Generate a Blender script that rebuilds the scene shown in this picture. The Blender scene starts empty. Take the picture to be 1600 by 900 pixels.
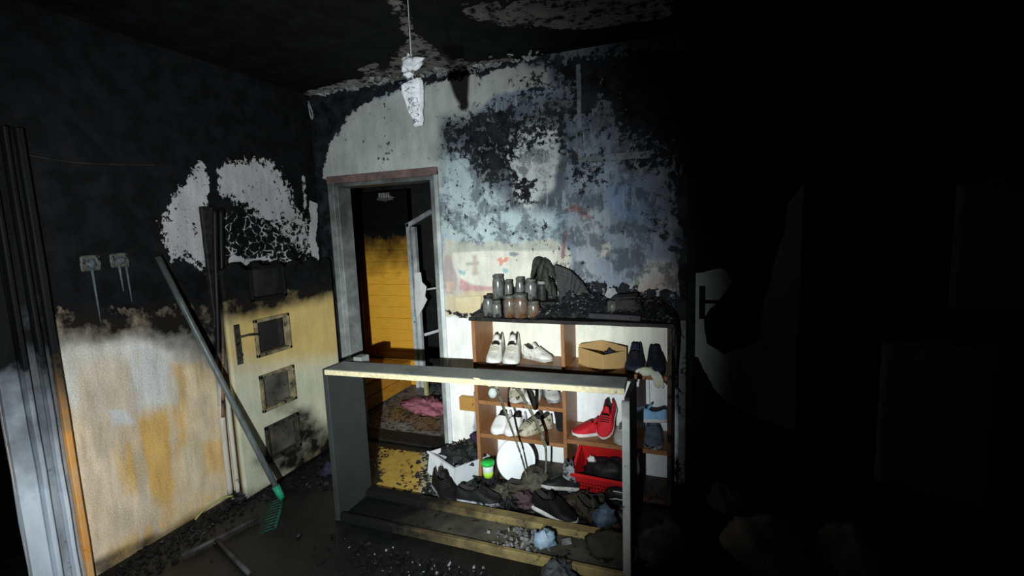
import bpy, bmesh, math, random
import numpy as np
from mathutils import Vector, Matrix, Euler, noise as mnoise

# ------------------------------------------------------------------ camera, world, light
S = bpy.context.scene
CAM = np.array([2.763, -3.024, 1.634]); YAW, PIT, ROL, FPX, CYP = 0.365, -0.124, -0.038, 743.5, 451.4
_cy, _sy = math.cos(YAW), math.sin(YAW)
_f = np.array([-_sy*math.cos(PIT), _cy*math.cos(PIT), math.sin(PIT)])
_r = np.array([_cy, _sy, 0.]); _u = np.cross(_r, _f)
_r, _u = _r*math.cos(ROL)+_u*math.sin(ROL), -_r*math.sin(ROL)+_u*math.cos(ROL)
cam = bpy.data.objects.new('camera', bpy.data.cameras.new('camera'))
S.collection.objects.link(cam); S.camera = cam
cam.data.sensor_width = 36; cam.data.lens = FPX/1600*36; cam.data.clip_start = .02
cam.data.shift_y = (CYP-450)/1600
m = Matrix.Identity(4)
for i in range(3):
    m[i][0] = _r[i]; m[i][1] = _u[i]; m[i][2] = -_f[i]; m[i][3] = CAM[i]
cam.matrix_world = m

def W(x, y, ax, v):
    """point on the plane axis ax = v that the photograph shows at x, y"""
    d = _f+_r*(x-800)/FPX-_u*(y-CYP)/FPX
    return CAM+d*((v-CAM[ax])/d[ax])

wd = bpy.data.worlds.new('world'); S.world = wd; wd.use_nodes = True
wd.node_tree.nodes['Background'].inputs[0].default_value = (.75, .85, 1, 1)
wd.node_tree.nodes['Background'].inputs[1].default_value = .0008
S.view_settings.view_transform = 'Standard'; S.view_settings.look = 'None'
S.view_settings.exposure = 0; S.view_settings.gamma = 1; S.view_settings.use_curve_mapping = False

TORCH = Vector((2.583, -3.303, 1.5))
def torch(name, aim, deg, blend, power, col):
    l = bpy.data.lights.new(name, 'SPOT'); l.energy = power; l.color = col
    l.spot_size = math.radians(deg); l.spot_blend = blend; l.shadow_soft_size = .013
    o = bpy.data.objects.new(name, l); S.collection.objects.link(o); o.location = TORCH
    o.rotation_euler = (Vector(aim)-TORCH).to_track_quat('-Z', 'Y').to_euler(); return o
torch('torch_beam', W(705, 535, 1, 0), 48, 1.0, 400, (.93, 1, .96))
torch('torch_spill', W(540, 490, 1, 0), 86, .7, 320, (.9, .98, 1))
torch('torch_halo', W(760, 480, 1, 0), 150, .6, 1.0, (.9, .98, 1))

# ------------------------------------------------------------------ helpers
R = random.Random(7)
def link(o, parent=None):
    S.collection.objects.link(o)
    if parent is not None: o.parent = parent
    return o
def mesh(name, v, f, mat=None, parent=None, smooth=False):
    me = bpy.data.meshes.new(name); me.from_pydata([tuple(map(float, p)) for p in v], [], f); me.update()
    if smooth: me.polygons.foreach_set('use_smooth', [True]*len(me.polygons))
    if mat: me.materials.append(mat)
    return link(bpy.data.objects.new(name, me), parent)
def from_bm(name, bm, mat, parent=None, smooth=False):
    bmesh.ops.recalc_face_normals(bm, faces=bm.faces)
    me = bpy.data.meshes.new(name); bm.to_mesh(me); bm.free()
    if smooth: me.polygons.foreach_set('use_smooth', [True]*len(me.polygons))
    me.materials.append(mat); return link(bpy.data.objects.new(name, me), parent)
def tag(o, label, cat, group=None, kind=None):
    o['label'] = label; o['category'] = cat
    if group: o['group'] = group
    if kind: o['kind'] = kind
    return o
def struct(o, label=None, cat=None):
    o['kind'] = 'structure'
    if label: o['label'] = label
    if cat: o['category'] = cat
    return o
def thing(name, label, cat, loc=(0, 0, 0), rot=(0, 0, 0), group=None):
    o = bpy.data.objects.new(name, None); link(o); o.location = loc; o.rotation_euler = rot
    o.empty_display_size = .05
    return tag(o, label, cat, group)
def bm_box(bm, x0, x1, y0, y1, z0, z1, M=None):
    vs = [bm.verts.new((x, y, z)) for z in (z0, z1) for y in (y0, y1) for x in (x0, x1)]
    for q in ((0, 2, 3, 1), (4, 5, 7, 6), (0, 1, 5, 4), (2, 6, 7, 3), (0, 4, 6, 2), (1, 3, 7, 5)):
        bm.faces.new([vs[i] for i in q])
    if M is not None: bmesh.ops.transform(bm, matrix=M, verts=vs)
    return vs
def box(name, x0, x1, y0, y1, z0, z1, mat, parent=None, bev=.002, M=None, rough=0, seed=0):
    """bevelled box; rough > 0 subdivides it and wears the edges"""
    bm = bmesh.new(); bm_box(bm, x0, x1, y0, y1, z0, z1, M)
    if bev: bmesh.ops.bevel(bm, geom=bm.edges[:], offset=bev, segments=1, affect='EDGES')
    if rough:
        bmesh.ops.subdivide_edges(bm, edges=[e for e in bm.edges if e.calc_length() > .06], cuts=9, use_grid_fill=True)
        for v in bm.verts:
            v.co += mnoise.noise_vector(v.co*14+Vector((seed, 0, 0)))*rough
    return from_bm(name, bm, mat, parent)
def tube(name, pts, r, mat, parent=None, n=8, flat=1.0, close=False):
    """pipe through pts; r a number or a list; flat squeezes the section"""
    pts = [Vector(p) for p in pts]; v = []; f = []
    for i, p in enumerate(pts):
        t = (pts[min(i+1, len(pts)-1)]-pts[max(i-1, 0)]).normalized()
        a = t.cross(Vector((0, 0, 1)) if abs(t.z) < .95 else Vector((1, 0, 0))).normalized(); b = t.cross(a)
        rr = r[i] if isinstance(r, (list, tuple)) else r
        for k in range(n):
            an = 2*math.pi*k/n; v.append(p+a*math.cos(an)*rr+b*math.sin(an)*rr*flat)
    for i in range(len(pts)-1):
        for k in range(n):
            f.append((i*n+k, i*n+(k+1) % n, (i+1)*n+(k+1) % n, (i+1)*n+k))
    f.append(tuple(range(n-1, -1, -1))); f.append(tuple(range((len(pts)-1)*n, len(pts)*n)))
    return mesh(name, v, f, mat, parent, True)
def smooth_path(pts, k=6):
    P = [Vector(p) for p in pts]; out = []
    for i in range(len(P)-1):
        p0, p1, p2, p3 = P[max(i-1, 0)], P[i], P[i+1], P[min(i+2, len(P)-1)]
        for j in range(k):
            t = j/k
            out.append(.5*((2*p1)+(p2-p0)*t+(2*p0-5*p1+4*p2-p3)*t*t+(3*p1-p0-3*p2+p3)*t**3))
    return out+[P[-1]]
def lathe(name, prof, mat, parent=None, n=20, loc=(0, 0, 0)):
    v = []; f = []; k = len(prof)
    for i in range(n):
        a = 2*math.pi*i/n
        for r, z in prof: v.append((loc[0]+r*math.cos(a), loc[1]+r*math.sin(a), loc[2]+z))
    for i in range(n):
        j = (i+1) % n
        for q in range(k-1): f.append((i*k+q, j*k+q, j*k+q+1, i*k+q+1))
    o = mesh(name, v, f, mat, parent, True)
    bm = bmesh.new(); bm.from_mesh(o.data); bmesh.ops.remove_doubles(bm, verts=bm.verts, dist=1e-5)
    bmesh.ops.recalc_face_normals(bm, faces=bm.faces); bm.to_mesh(o.data); bm.free(); return o
def crumple(name, c, size, mat, parent=None, seed=0, amp=.35, freq=2.2, n=26, flat=True, rot=0):
    """folded cloth / melted lump: a displaced ball, flat underneath"""
    v = []; f = []; sd = Vector((seed*3.1, seed*1.7, seed*.9))
    h = n//2
    for i in range(h+1):
        th = math.pi*i/h
        for k in range(n):
            a = 2*math.pi*k/n; p = Vector((math.sin(th)*math.cos(a), math.sin(th)*math.sin(a), math.cos(th)))
            w = abs(mnoise.noise(p*freq+sd))*1.4+abs(mnoise.noise(p*freq*2.7+sd))*.6+mnoise.noise(p*1.1+sd)*.7
            s = 1+amp*(w-.55)
            q = Vector((p.x*size[0]*s, p.y*size[1]*s, (p.z*s+(.35 if flat else 0))*size[2]))
            if flat: q.z = max(q.z, 0)
            ca, sa = math.cos(rot), math.sin(rot)
            v.append((c[0]+q.x*ca-q.y*sa, c[1]+q.x*sa+q.y*ca, c[2]+q.z))
    for i in range(h):
        for k in range(n): f.append((i*n+k, (i+1)*n+k, (i+1)*n+(k+1) % n, i*n+(k+1) % n))
    o = mesh(name, v, f, mat, parent, True)
    bm = bmesh.new(); bm.from_mesh(o.data); bmesh.ops.remove_doubles(bm, verts=bm.verts, dist=1e-5)
    bm.to_mesh(o.data); bm.free(); return o
def shards(name, pts, mat, seed, smin, smax, flat=.35, parent=None):
    """many small broken bits in one mesh (nobody could count them)"""
    rr = random.Random(seed); v = []; f = []
    for p in pts:
        s = rr.uniform(smin, smax)*(1 if rr.random() < .85 else 1.8)
        E_ = Euler((rr.uniform(-.6, .6), rr.uniform(-.6, .6), rr.uniform(0, 6.3))).to_matrix()
        b = len(v); dx, dy, dz = s, s*rr.uniform(.3, .9), s*flat*rr.uniform(.4, 1.3)
        for z in (-1, 1):
            for (x, y) in ((-1, -1), (1, -1), (1, 1), (-1, 1)):
                q = E_@Vector((x*dx*rr.uniform(.5, 1), y*dy*rr.uniform(.5, 1), z*dz)); v.append((p[0]+q.x, p[1]+q.y, p[2]+q.z))
        f += [(b, b+3, b+2, b+1), (b+4, b+5, b+6, b+7)]+[(b+k, b+(k+1) % 4, b+4+(k+1) % 4, b+4+k) for k in range(4)]
    return mesh(name, v, f, mat, parent)

# ------------------------------------------------------------------ materials
def nodes(name):
    mt = bpy.data.materials.new(name); mt.use_nodes = True; nt = mt.node_tree
    return mt, nt, nt.nodes['Principled BSDF']
def N(nt, t, **kw):
    n = nt.nodes.new(t)
    for k, v in kw.items():
        if k.startswith('i_'): n.inputs[k[2:].replace('_', ' ')].default_value = v
        else: setattr(n, k, v)
    return n
def mix(nt, fac, a, b, mode='MIX'):
    n = nt.nodes.new('ShaderNodeMix'); n.data_type = 'RGBA'; n.blend_type = mode
    for s, v in ((n.inputs[0], fac), (n.inputs[6], a), (n.inputs[7], b)):
        if hasattr(v, 'is_linked'): nt.links.new(v, s)
        else: s.default_value = v if isinstance(v, (int, float)) else (v[0], v[1], v[2], 1)
    return n.outputs[2]
def mth(nt, op, a, b=0., c=0., clamp=False):
    n = nt.nodes.new('ShaderNodeMath'); n.operation = op; n.use_clamp = clamp
    for s, v in zip(n.inputs, (a, b, c)):
        if hasattr(v, 'is_linked'): nt.links.new(v, s)
        else: s.default_value = v
    return n.outputs[0]
def sharp(nt, val, at, gain):
    return mth(nt, 'MULTIPLY_ADD', mth(nt, 'SUBTRACT', val, at), gain, .5, True)
def nz(nt, co, scale, detail=5, rough=.6):
    n = N(nt, 'ShaderNodeTexNoise'); n.inputs['Scale'].default_value = scale; n.inputs['Detail'].default_value = detail
    n.inputs['Roughness'].default_value = rough; nt.links.new(co, n.inputs['Vector']); return n.outputs['Fac']
SOOT = (.0045, .0047, .0052)
def mat(name, c1, c2=None, scale=18, rough=.7, bump=.25, soot=0., char=None, metal=0., grain=None, spec=.2, sscale=22):
    """two-tone worn surface; soot = share of surface under black specks; char=(axis, z0, z1) blackens from z0 to z1; grain=(sx,sy,sz) stretches"""
    mt, nt, p = nodes(name); tc = N(nt, 'ShaderNodeTexCoord'); co = tc.outputs['Object']
    gco = co
    if grain:
        mp = N(nt, 'ShaderNodeMapping'); mp.inputs['Scale'].default_value = grain; nt.links.new(co, mp.inputs['Vector']); gco = mp.outputs[0]
    a = nz(nt, gco, scale); c2 = c2 or tuple(x*.6 for x in c1)
    col = mix(nt, sharp(nt, a, .5, 3.2), c1, c2); b = nz(nt, co, sscale, 6, .65)
    if soot: col = mix(nt, sharp(nt, b, 1-soot if soot > .5 else .72-.44*soot, 12), col, SOOT)
    if char:
        ax, z0, z1 = char; sp = N(nt, 'ShaderNodeSeparateXYZ'); nt.links.new(co, sp.inputs[0])
        g = mth(nt, 'DIVIDE', mth(nt, 'SUBTRACT', sp.outputs[ax], z0), z1-z0)
        g = mth(nt, 'ADD', g, mth(nt, 'MULTIPLY', mth(nt, 'SUBTRACT', nz(nt, co, 6, 6), .5), 1.1), clamp=True)
        col = mix(nt, mth(nt, 'POWER', g, .7), col, SOOT)
    nt.links.new(col, p.inputs['Base Color']); p.inputs['Roughness'].default_value = rough; p.inputs['Metallic'].default_value = metal
    p.inputs['Specular IOR Level'].default_value = spec
    if bump:
        bp = N(nt, 'ShaderNodeBump'); bp.inputs['Strength'].default_value = bump; bp.inputs['Distance'].default_value = .004
        nt.links.new(mth(nt, 'ADD', b, a), bp.inputs['Height']); nt.links.new(bp.outputs[0], p.inputs['Normal'])
    return mt

def burnt_wall_mat(name, flake=36., amp=1.0, rough=.85, sootrough=.7, spec=.08, bump=.5, gain=9, streak=1., mottle=False):
    """paint colour, soot flakes (crisp, jagged), smoke stain (soft) and cracks are read from the surface's own attributes"""
    mt, nt, p = nodes(name); tc = N(nt, 'ShaderNodeTexCoord'); co = tc.outputs['Object']
    base = N(nt, 'ShaderNodeAttribute', attribute_name='paint'); fl = N(nt, 'ShaderNodeAttribute', attribute_name='stain')
    sp = N(nt, 'ShaderNodeSeparateXYZ'); nt.links.new(fl.outputs['Vector'], sp.inputs[0])
    a = nz(nt, co, flake, 9, .70); b = nz(nt, co, 9, 5, .6); c = nz(nt, co, 130, 4, .6)
    mp = N(nt, 'ShaderNodeMapping'); mp.inputs['Scale'].default_value = (1, 1, .22); nt.links.new(co, mp.inputs['Vector'])
    d = nz(nt, mp.outputs[0], 16, 5, .6)
    n_ = mth(nt, 'ADD', mth(nt, 'MULTIPLY', mth(nt, 'SUBTRACT', a, .5), 2.1*amp), mth(nt, 'MULTIPLY', mth(nt, 'SUBTRACT', b, .5), .7*amp))
    msk = sharp(nt, mth(nt, 'ADD', sp.outputs[0], n_), .5, gain)
    vo = N(nt, 'ShaderNodeTexVoronoi', feature='DISTANCE_TO_EDGE'); vo.inputs['Scale'].default_value = 17
    wv = N(nt, 'ShaderNodeVectorMath', operation='ADD'); nn = N(nt, 'ShaderNodeTexNoise'); nn.inputs['Scale'].default_value = 14
    nt.links.new(co, nn.inputs['Vector']); sc = N(nt, 'ShaderNodeVectorMath', operation='SCALE'); sc.inputs[3].default_value = .07
    nt.links.new(nn.outputs['Color'], sc.inputs[0]); nt.links.new(co, wv.inputs[0]); nt.links.new(sc.outputs[0], wv.inputs[1])
    nt.links.new(wv.outputs[0], vo.inputs['Vector'])
    thr = mth(nt, 'MULTIPLY', mth(nt, 'MULTIPLY', sp.outputs[2], sharp(nt, b, .5, 6)), .085)
    crack = mth(nt, 'MULTIPLY', mth(nt, 'LESS_THAN', vo.outputs['Distance'], thr), sharp(nt, a, .47, 10))
    if not mottle: msk = mth(nt, 'MULTIPLY', msk, mth(nt, 'SUBTRACT', 1., crack))
    var = mth(nt, 'MULTIPLY_ADD', mth(nt, 'ADD', mth(nt, 'SUBTRACT', d, .5), mth(nt, 'SUBTRACT', c, .5)), .75*streak, 1.)
    vc = N(nt, 'ShaderNodeCombineColor'); [nt.links.new(var, vc.inputs[i]) for i in range(3)]
    col = mix(nt, 1., base.outputs['Color'], vc.outputs[0], 'MULTIPLY')
    if mottle:
        g1 = nz(nt, co, 6, 9, .72); g2 = nz(nt, mp.outputs[0], 34, 6, .7)
        col = mix(nt, mth(nt, 'MULTIPLY', sharp(nt, g1, .51, 16), mth(nt, 'MULTIPLY', sp.outputs[2], .8)), col, (.045, .055, .062))
        col = mix(nt, mth(nt, 'MULTIPLY', sharp(nt, g2, .58, 16), mth(nt, 'MULTIPLY', sp.outputs[2], .6)), col, (.36, .39, .40))
    sootc = mix(nt, sharp(nt, b, .52, 4), SOOT, (.010, .0105, .012) if not mottle else (.022, .026, .031))
    col = mix(nt, mth(nt, 'ADD', sp.outputs[1], mth(nt, 'MULTIPLY', mth(nt, 'MULTIPLY', mth(nt, 'SUBTRACT', b, .5), sp.outputs[1]), 1.3), clamp=True), col, (.012, .010, .008))
    col = mix(nt, msk, col, sootc)
    nt.links.new(col, p.inputs['Base Color']); p.inputs['Specular IOR Level'].default_value = spec
    nt.links.new(mth(nt, 'MULTIPLY_ADD', msk, sootrough-rough, rough), p.inputs['Roughness'])
    bp = N(nt, 'ShaderNodeBump'); bp.inputs['Strength'].default_value = bump; bp.inputs['Distance'].default_value = .004
    nt.links.new(mth(nt, 'ADD', mth(nt, 'MULTIPLY', msk, -1.2), mth(nt, 'ADD', c, a)), bp.inputs['Height']); nt.links.new(bp.outputs[0], p.inputs['Normal'])
    return mt

# ------------------------------------------------------------------ stained surfaces
def vnoise(U, V, sc, seed, octv=4):
    out = np.zeros_like(U); amp = 1.; tot = 0
    for o in range(octv):
        rg = np.random.RandomState(seed*17+o); lat = rg.rand(97, 97); x = U*sc*2**o+31.7; y = V*sc*2**o+17.3
        xi = np.floor(x).astype(int); yi = np.floor(y).astype(int); fx = x-xi; fy = y-yi
        fx = fx*fx*(3-2*fx); fy = fy*fy*(3-2*fy); g = lambda i, j: lat[i % 97, j % 97]
        out += amp*((g(xi, yi)*(1-fx)+g(xi+1, yi)*fx)*(1-fy)+(g(xi, yi+1)*(1-fx)+g(xi+1, yi+1)*fx)*fy); tot += amp; amp *= .55
    return out/tot
def inside(U, V, poly, soft):
    """0..1, soft at the edge, from the signed distance to a polygon"""
    P = np.array(poly); d2 = np.full(U.shape, 1e9); ins = np.zeros(U.shape, bool)
    for i in range(len(P)):
        ax, ay = P[i]; bx, by = P[(i+1) % len(P)]; ex, ey = bx-ax, by-ay
        t = np.clip(((U-ax)*ex+(V-ay)*ey)/(ex*ex+ey*ey+1e-12), 0, 1)
        d2 = np.minimum(d2, (U-ax-t*ex)**2+(V-ay-t*ey)**2)
        c = (ay > V) != (by > V)
        with np.errstate(divide='ignore', invalid='ignore'): ins ^= c & (U < (bx-ax)*(V-ay)/(by-ay)+ax)
    s = np.where(ins, 1, -1)*np.sqrt(d2); t = np.clip((s+soft)/(2*soft), 0, 1); return t*t*(3-2*t)
def surface(name, ax, val, u, v, step, ops, mt, paint, stain=(0, 0, 0), hole=None, warp=.035, seed=1, dep=0, parent=None):
    """flat grid on plane axis ax = val. ops: (kind, polygon, value, softness, strength): kind p(aint) s(oot flakes) m(smoke) c(racks).
    Polygons are seen positions on that plane."""
    ia, ib = [k for k in range(3) if k != ax]
    nu = max(2, int(round((u[1]-u[0])/step))+1); nv = max(2, int(round((v[1]-v[0])/step))+1)
    us = np.linspace(u[0], u[1], nu); vs = np.linspace(v[0], v[1], nv); U, V = np.meshgrid(us, vs)
    Uw = U+(vnoise(U, V, 7, seed, 4)-.5)*2*warp; Vw = V+(vnoise(U, V, 7, seed+50, 4)-.5)*2*warp
    col = np.zeros(U.shape+(3,)); col[:] = paint; st = np.zeros(U.shape+(3,)); st[:] = stain
    for op in ops:
        k, poly, value, soft = op[:4]; a = op[4] if len(op) > 4 else 1.; pix = not (len(op) > 5 and op[5])
        pl = [(lambda q: (q[ia], q[ib]))(W(x, y, ax, val)) for x, y in poly] if pix else poly
        nowarp = len(op) > 6 and op[6]
        w = (inside(U, V, pl, soft) if nowarp else inside(Uw, Vw, pl, soft))*a
        if k == 'v':
            k = 'p'; n0 = vnoise(U*1.0, V*.13, 16, seed+77, 4); w = w*np.clip((n0-.44)*9, 0, 1)
        if k == 'p': col += (np.array(value)-col)*w[..., None]
        else:
            c = {'s': 0, 'm': 1, 'c': 2}[k]; st[..., c] += (value-st[..., c])*w
    var = (vnoise(U, V, 5, seed+9, 4)-.5)*.35; col *= (1+var)[..., None]
    co = np.zeros((nu*nv, 3)); co[:, ia] = U.ravel(); co[:, ib] = V.ravel(); co[:, ax] = val
    i = np.arange(nu-1)[None, :]+np.arange(nv-1)[:, None]*nu
    F = np.stack([i, i+1, i+1+nu, i+nu], -1).reshape(-1, 4)
    if hole is not None:
        ce = co[F].mean(1); F = F[~hole(ce[:, ia], ce[:, ib])]
    me = bpy.data.meshes.new(name)
    me.vertices.add(len(co)); me.vertices.foreach_set('co', co.ravel())
    me.loops.add(F.size); me.loops.foreach_set('vertex_index', F.ravel().astype(np.int32))
    me.polygons.add(len(F)); me.polygons.foreach_set('loop_start', np.arange(0, F.size, 4, dtype=np.int32))
    me.update(calc_edges=True)
    for nm, arr in (('paint', col), ('stain', st)):
        at = me.attributes.new(nm, 'FLOAT_COLOR', 'POINT'); rgba = np.ones((nu*nv, 4)); rgba[:, :3] = (np.clip(arr, 0, 1) if nm == 'paint' else arr).reshape(-1, 3)
        at.data.foreach_set('color', rgba.ravel())
    me.materials.append(mt); o = link(bpy.data.objects.new(name, me), parent)
    if dep:
        md = o.modifiers.new('thickness', 'SOLIDIFY'); md.thickness = dep; md.offset = 0
    return o

H = 2.71
MW = burnt_wall_mat('burnt_painted_wall', flake=26, amp=1.5, gain=14, streak=1.5)
MB = burnt_wall_mat('burnt_blue_wall', flake=24, amp=1.1, gain=12, mottle=True)
MF = burnt_wall_mat('burnt_floor', flake=30, rough=.42, sootrough=.38, spec=.4, bump=.7)
ML = burnt_wall_mat('scorched_door_paint', flake=55, amp=.9, streak=.6)

# ---- back wall
XD0, XD1, ZD = .175, 1.055, 2.035        # doorway in the wall
XE0, XE1, ZE = 2.735, 3.375, 1.98        # second door
G = (.44, .46, .44); BL = (.20, .27, .33); TE = (.40, .49, .51); WHT = (.86, .87, .84); CR = (.80, .79, .68)
back_ops = [
 ('m', [(440, 60), (1700, 60), (1700, 500), (1120, 500), (1040, 380), (1000, 260), (860, 150), (700, 60)], .55, .25),
 ('p', [(690, 165), (720, 160), (770, 170), (870, 180), (898, 240), (893, 330), (875, 385), (690, 385), (680, 300)], BL, .05),
 ('p', [(690, 235), (745, 240), (780, 300), (860, 330), (872, 384), (690, 384)], TE, .06),
 ('p', [(505, 255), (515, 215), (560, 165), (620, 140), (700, 122), (800, 104), (850, 108), (858, 130), (835, 142), (770, 150), (745, 178), (715, 205), (690, 240), (690, 300), (505, 300)], G, .02),
 ('p', [(690, 180), (740, 172), (800, 165), (895, 150), (898, 290), (860, 330), (800, 325), (770, 290), (725, 235), (690, 240)], (.085, .10, .115), .07),
 ('p', [(800, 210), (830, 195), (868, 198), (876, 240), (862, 290), (825, 332), (800, 295), (793, 240)], (.46, .49, .49), .03),
 ('p', [(893, 330), (1085, 300), (1085, 480), (885, 480)], (.22, .26, .32), .06),
 ('p', [(893, 250), (960, 250), (1070, 300), (1085, 360), (893, 360)], (.19, .23, .28), .06),
 ('p', [(945, 290), (1000, 285), (1025, 305), (1020, 345), (975, 352), (950, 330)], (.15, .21, .32), .06),
 ('p', [(900, 320), (945, 330), (935, 440), (900, 440)], (.30, .33, .36), .06),
 ('p', [(1010, 405), (1040, 405), (1042, 440), (1010, 455), (985, 450)], (.46, .48, .44), .03),
 ('p', [(985, 448), (1077, 410), (1077, 464), (985, 464)], (.46, .38, .34), .03),
 ('p', [(940, 380), (953, 380), (953, 402), (940, 402)], (.42, .42, .38), .01),
 ('p', [(690, 378), (870, 376), (888, 396), (890, 520), (690, 520)], (.50, .485, .42), .015),
 ('p', [(700, 380), (870, 378), (880, 395), (800, 402), (700, 400)], (.42, .43, .38), .02),
 # wallpaper print: pale scene with ribbon, mast, butterfly and leaves
 ('p', [(708, 395), (760, 392), (870, 392), (865, 440), (800, 455), (745, 447), (718, 435), (706, 415)], (.68, .67, .59), .008, .85, 0, 1),
 ('p', [(693, 400), (703, 398), (712, 425), (716, 445), (708, 460), (694, 458)], (.40, .34, .33), .008, .85, 0, 1),
 ('p', [(697, 440), (708, 440), (710, 456), (697, 456)], (.62, .46, .36), .008, .85, 0, 1),
 ('p', [(720, 434), (735, 445), (770, 448), (768, 455), (730, 457), (717, 452)], (.52, .28, .30), .006, .85, 0, 1),
 ('p', [(738, 398), (745, 398), (747, 430), (738, 430)], (.44, .38, .32), .004, .85, 0, 1),
 ('p', [(728, 410), (748, 409), (748, 414), (728, 415)], (.40, .36, .32), .003, .85, 0, 1),
 ('p', [(716, 421), (728, 424), (726, 431), (718, 428)], (.24, .42, .44), .005, .85, 0, 1),
 ('p', [(776, 406), (782, 401), (786, 407), (790, 401), (795, 403), (793, 409), (786, 410), (784, 416), (780, 415), (780, 409)], (.66, .22, .16), .003, .85, 0, 1),
 ('p', [(796, 394), (803, 393), (811, 397), (805, 401), (797, 400)], (.17, .22, .24), .003, .85, 0, 1),
 ('p', [(786, 418), (792, 420), (795, 425), (788, 427), (785, 423)], (.20, .38, .42), .003, .85, 0, 1),
 ('p', [(880, 362), (888, 360), (884, 380), (882, 402), (876, 402), (879, 380)], (.22, .10, .11), .006, .85, 0, 1),
 ('p', [(896, 318), (905, 320), (925, 340), (920, 344), (904, 332), (880, 330)], (.25, .12, .12), .006, .85, 0, 1),
 ('p', [(1052, 388), (1058, 386), (1066, 420), (1074, 440), (1068, 442), (1058, 420)], (.10, .09, .09), .006, .85, 0, 1),
 # clean lower wall
 ('p', [(690, 462), (770, 458), (770, 500), (745, 490), (690, 494)], (.58, .50, .35), .012),
 ('p', [(690, 494), (742, 496), (742, 900), (690, 900)], WHT, .012),
 ('p', [(1.30, -.2), (2.68, -.2), (2.68, 1.07), (1.30, 1.07)], CR, .02, 1, 1),
 ('p', [(1.30, -.2), (2.68, -.2), (2.68, .76), (1.30, .76)], (.82, .86, .88), .02, 1, 1),
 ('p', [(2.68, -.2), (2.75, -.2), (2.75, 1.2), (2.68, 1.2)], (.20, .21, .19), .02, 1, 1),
 ('s', [(690, 494), (742, 496), (742, 900), (690, 900)], -.2, .02),
 ('c', [(690, 380), (890, 378), (890, 900), (690, 900)], .12, .03),
 ('s', [(1.30, -.2), (2.66, -.2), (2.66, 1.04), (1.30, 1.04)], -.3, .02, 1, 1),
 ('c', [(1.0, -.2), (2.68, -.2), (2.68, 1.04), (1.0, 1.04)], 0, .02, 1, 1),
 ('c', [(505, 300), (505, 140), (700, 110), (860, 95), (858, 135), (745, 170), (690, 240), (690, 300)], .1, .03),
 # soot flakes
 ('p', [(440, 120), (600, 118), (560, 165), (520, 210), (506, 260), (505, 278), (545, 290), (590, 720), (440, 720)], (.06, .065, .065), .02),
 ('s', [(440, 130), (620, 118), (600, 142), (565, 165), (540, 185), (520, 215), (508, 250), (505, 278), (545, 290), (590, 720), (440, 720)], 1.05, .04),
 ('s', [(600, 150), (612, 200), (606, 275), (590, 275), (596, 200)], .36, .03),
 ('s', [(690, 180), (720, 170), (780, 168), (850, 160), (895, 165), (897, 260), (870, 240), (800, 245), (800, 300), (760, 300), (720, 240), (690, 250)], .50, .07),
 ('s', [(720, 200), (740, 185), (790, 175), (810, 200), (798, 260), (770, 275), (730, 240)], .66, .06),
 ('s', [(795, 265), (835, 280), (840, 325), (800, 318)], .66, .03),
 ('s', [(690, 250), (790, 300), (870, 330), (870, 378), (690, 378)], .27, .05),
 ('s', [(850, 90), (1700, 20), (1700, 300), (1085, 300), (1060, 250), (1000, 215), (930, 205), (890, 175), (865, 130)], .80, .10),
 ('s', [(925, 150), (955, 165), (975, 205), (945, 215), (928, 200)], .25, .04),
 ('s', [(980, 225), (1085, 225), (1085, 345), (1060, 330), (1030, 275), (980, 265)], .62, .07),
 ('s', [(895, 235), (950, 240), (950, 290), (910, 300), (893, 280)], .50, .05),
 ('s', [(1000, 330), (1085, 330), (1085, 400), (1050, 400), (1030, 370)], .40, .06),
 ('s', [(830, 380), (890, 380), (890, 440), (840, 430)], .30, .03),
 ('s', [(735, 484), (760, 470), (790, 455), (860, 430), (900, 440), (1000, 450), (1090, 466), (1090, 500), (735, 500)], .68, .03),
 ('s', [(694, 484), (705, 492), (730, 498), (742, 500), (730, 488), (712, 485)], .60, .012),
 ('s', [(800, 118), (870, 110), (905, 140), (900, 170), (840, 160), (770, 168), (740, 180), (735, 165), (800, 148)], .44, .04),
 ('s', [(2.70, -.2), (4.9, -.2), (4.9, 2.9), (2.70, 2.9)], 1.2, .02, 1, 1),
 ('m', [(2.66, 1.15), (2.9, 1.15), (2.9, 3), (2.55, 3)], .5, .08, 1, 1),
 ('s', [(470, 140), (690, 105), (850, 80), (850, 96), (700, 128), (600, 142), (480, 160)], .75, .03),
]
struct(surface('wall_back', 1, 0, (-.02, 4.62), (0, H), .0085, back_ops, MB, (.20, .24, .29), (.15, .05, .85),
       hole=lambda u, v: ((u > XD0) & (u < XD1) & (v < ZD)) | ((u > XE0) & (u < XE1) & (v < ZE)), seed=3, warp=.05))

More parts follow.
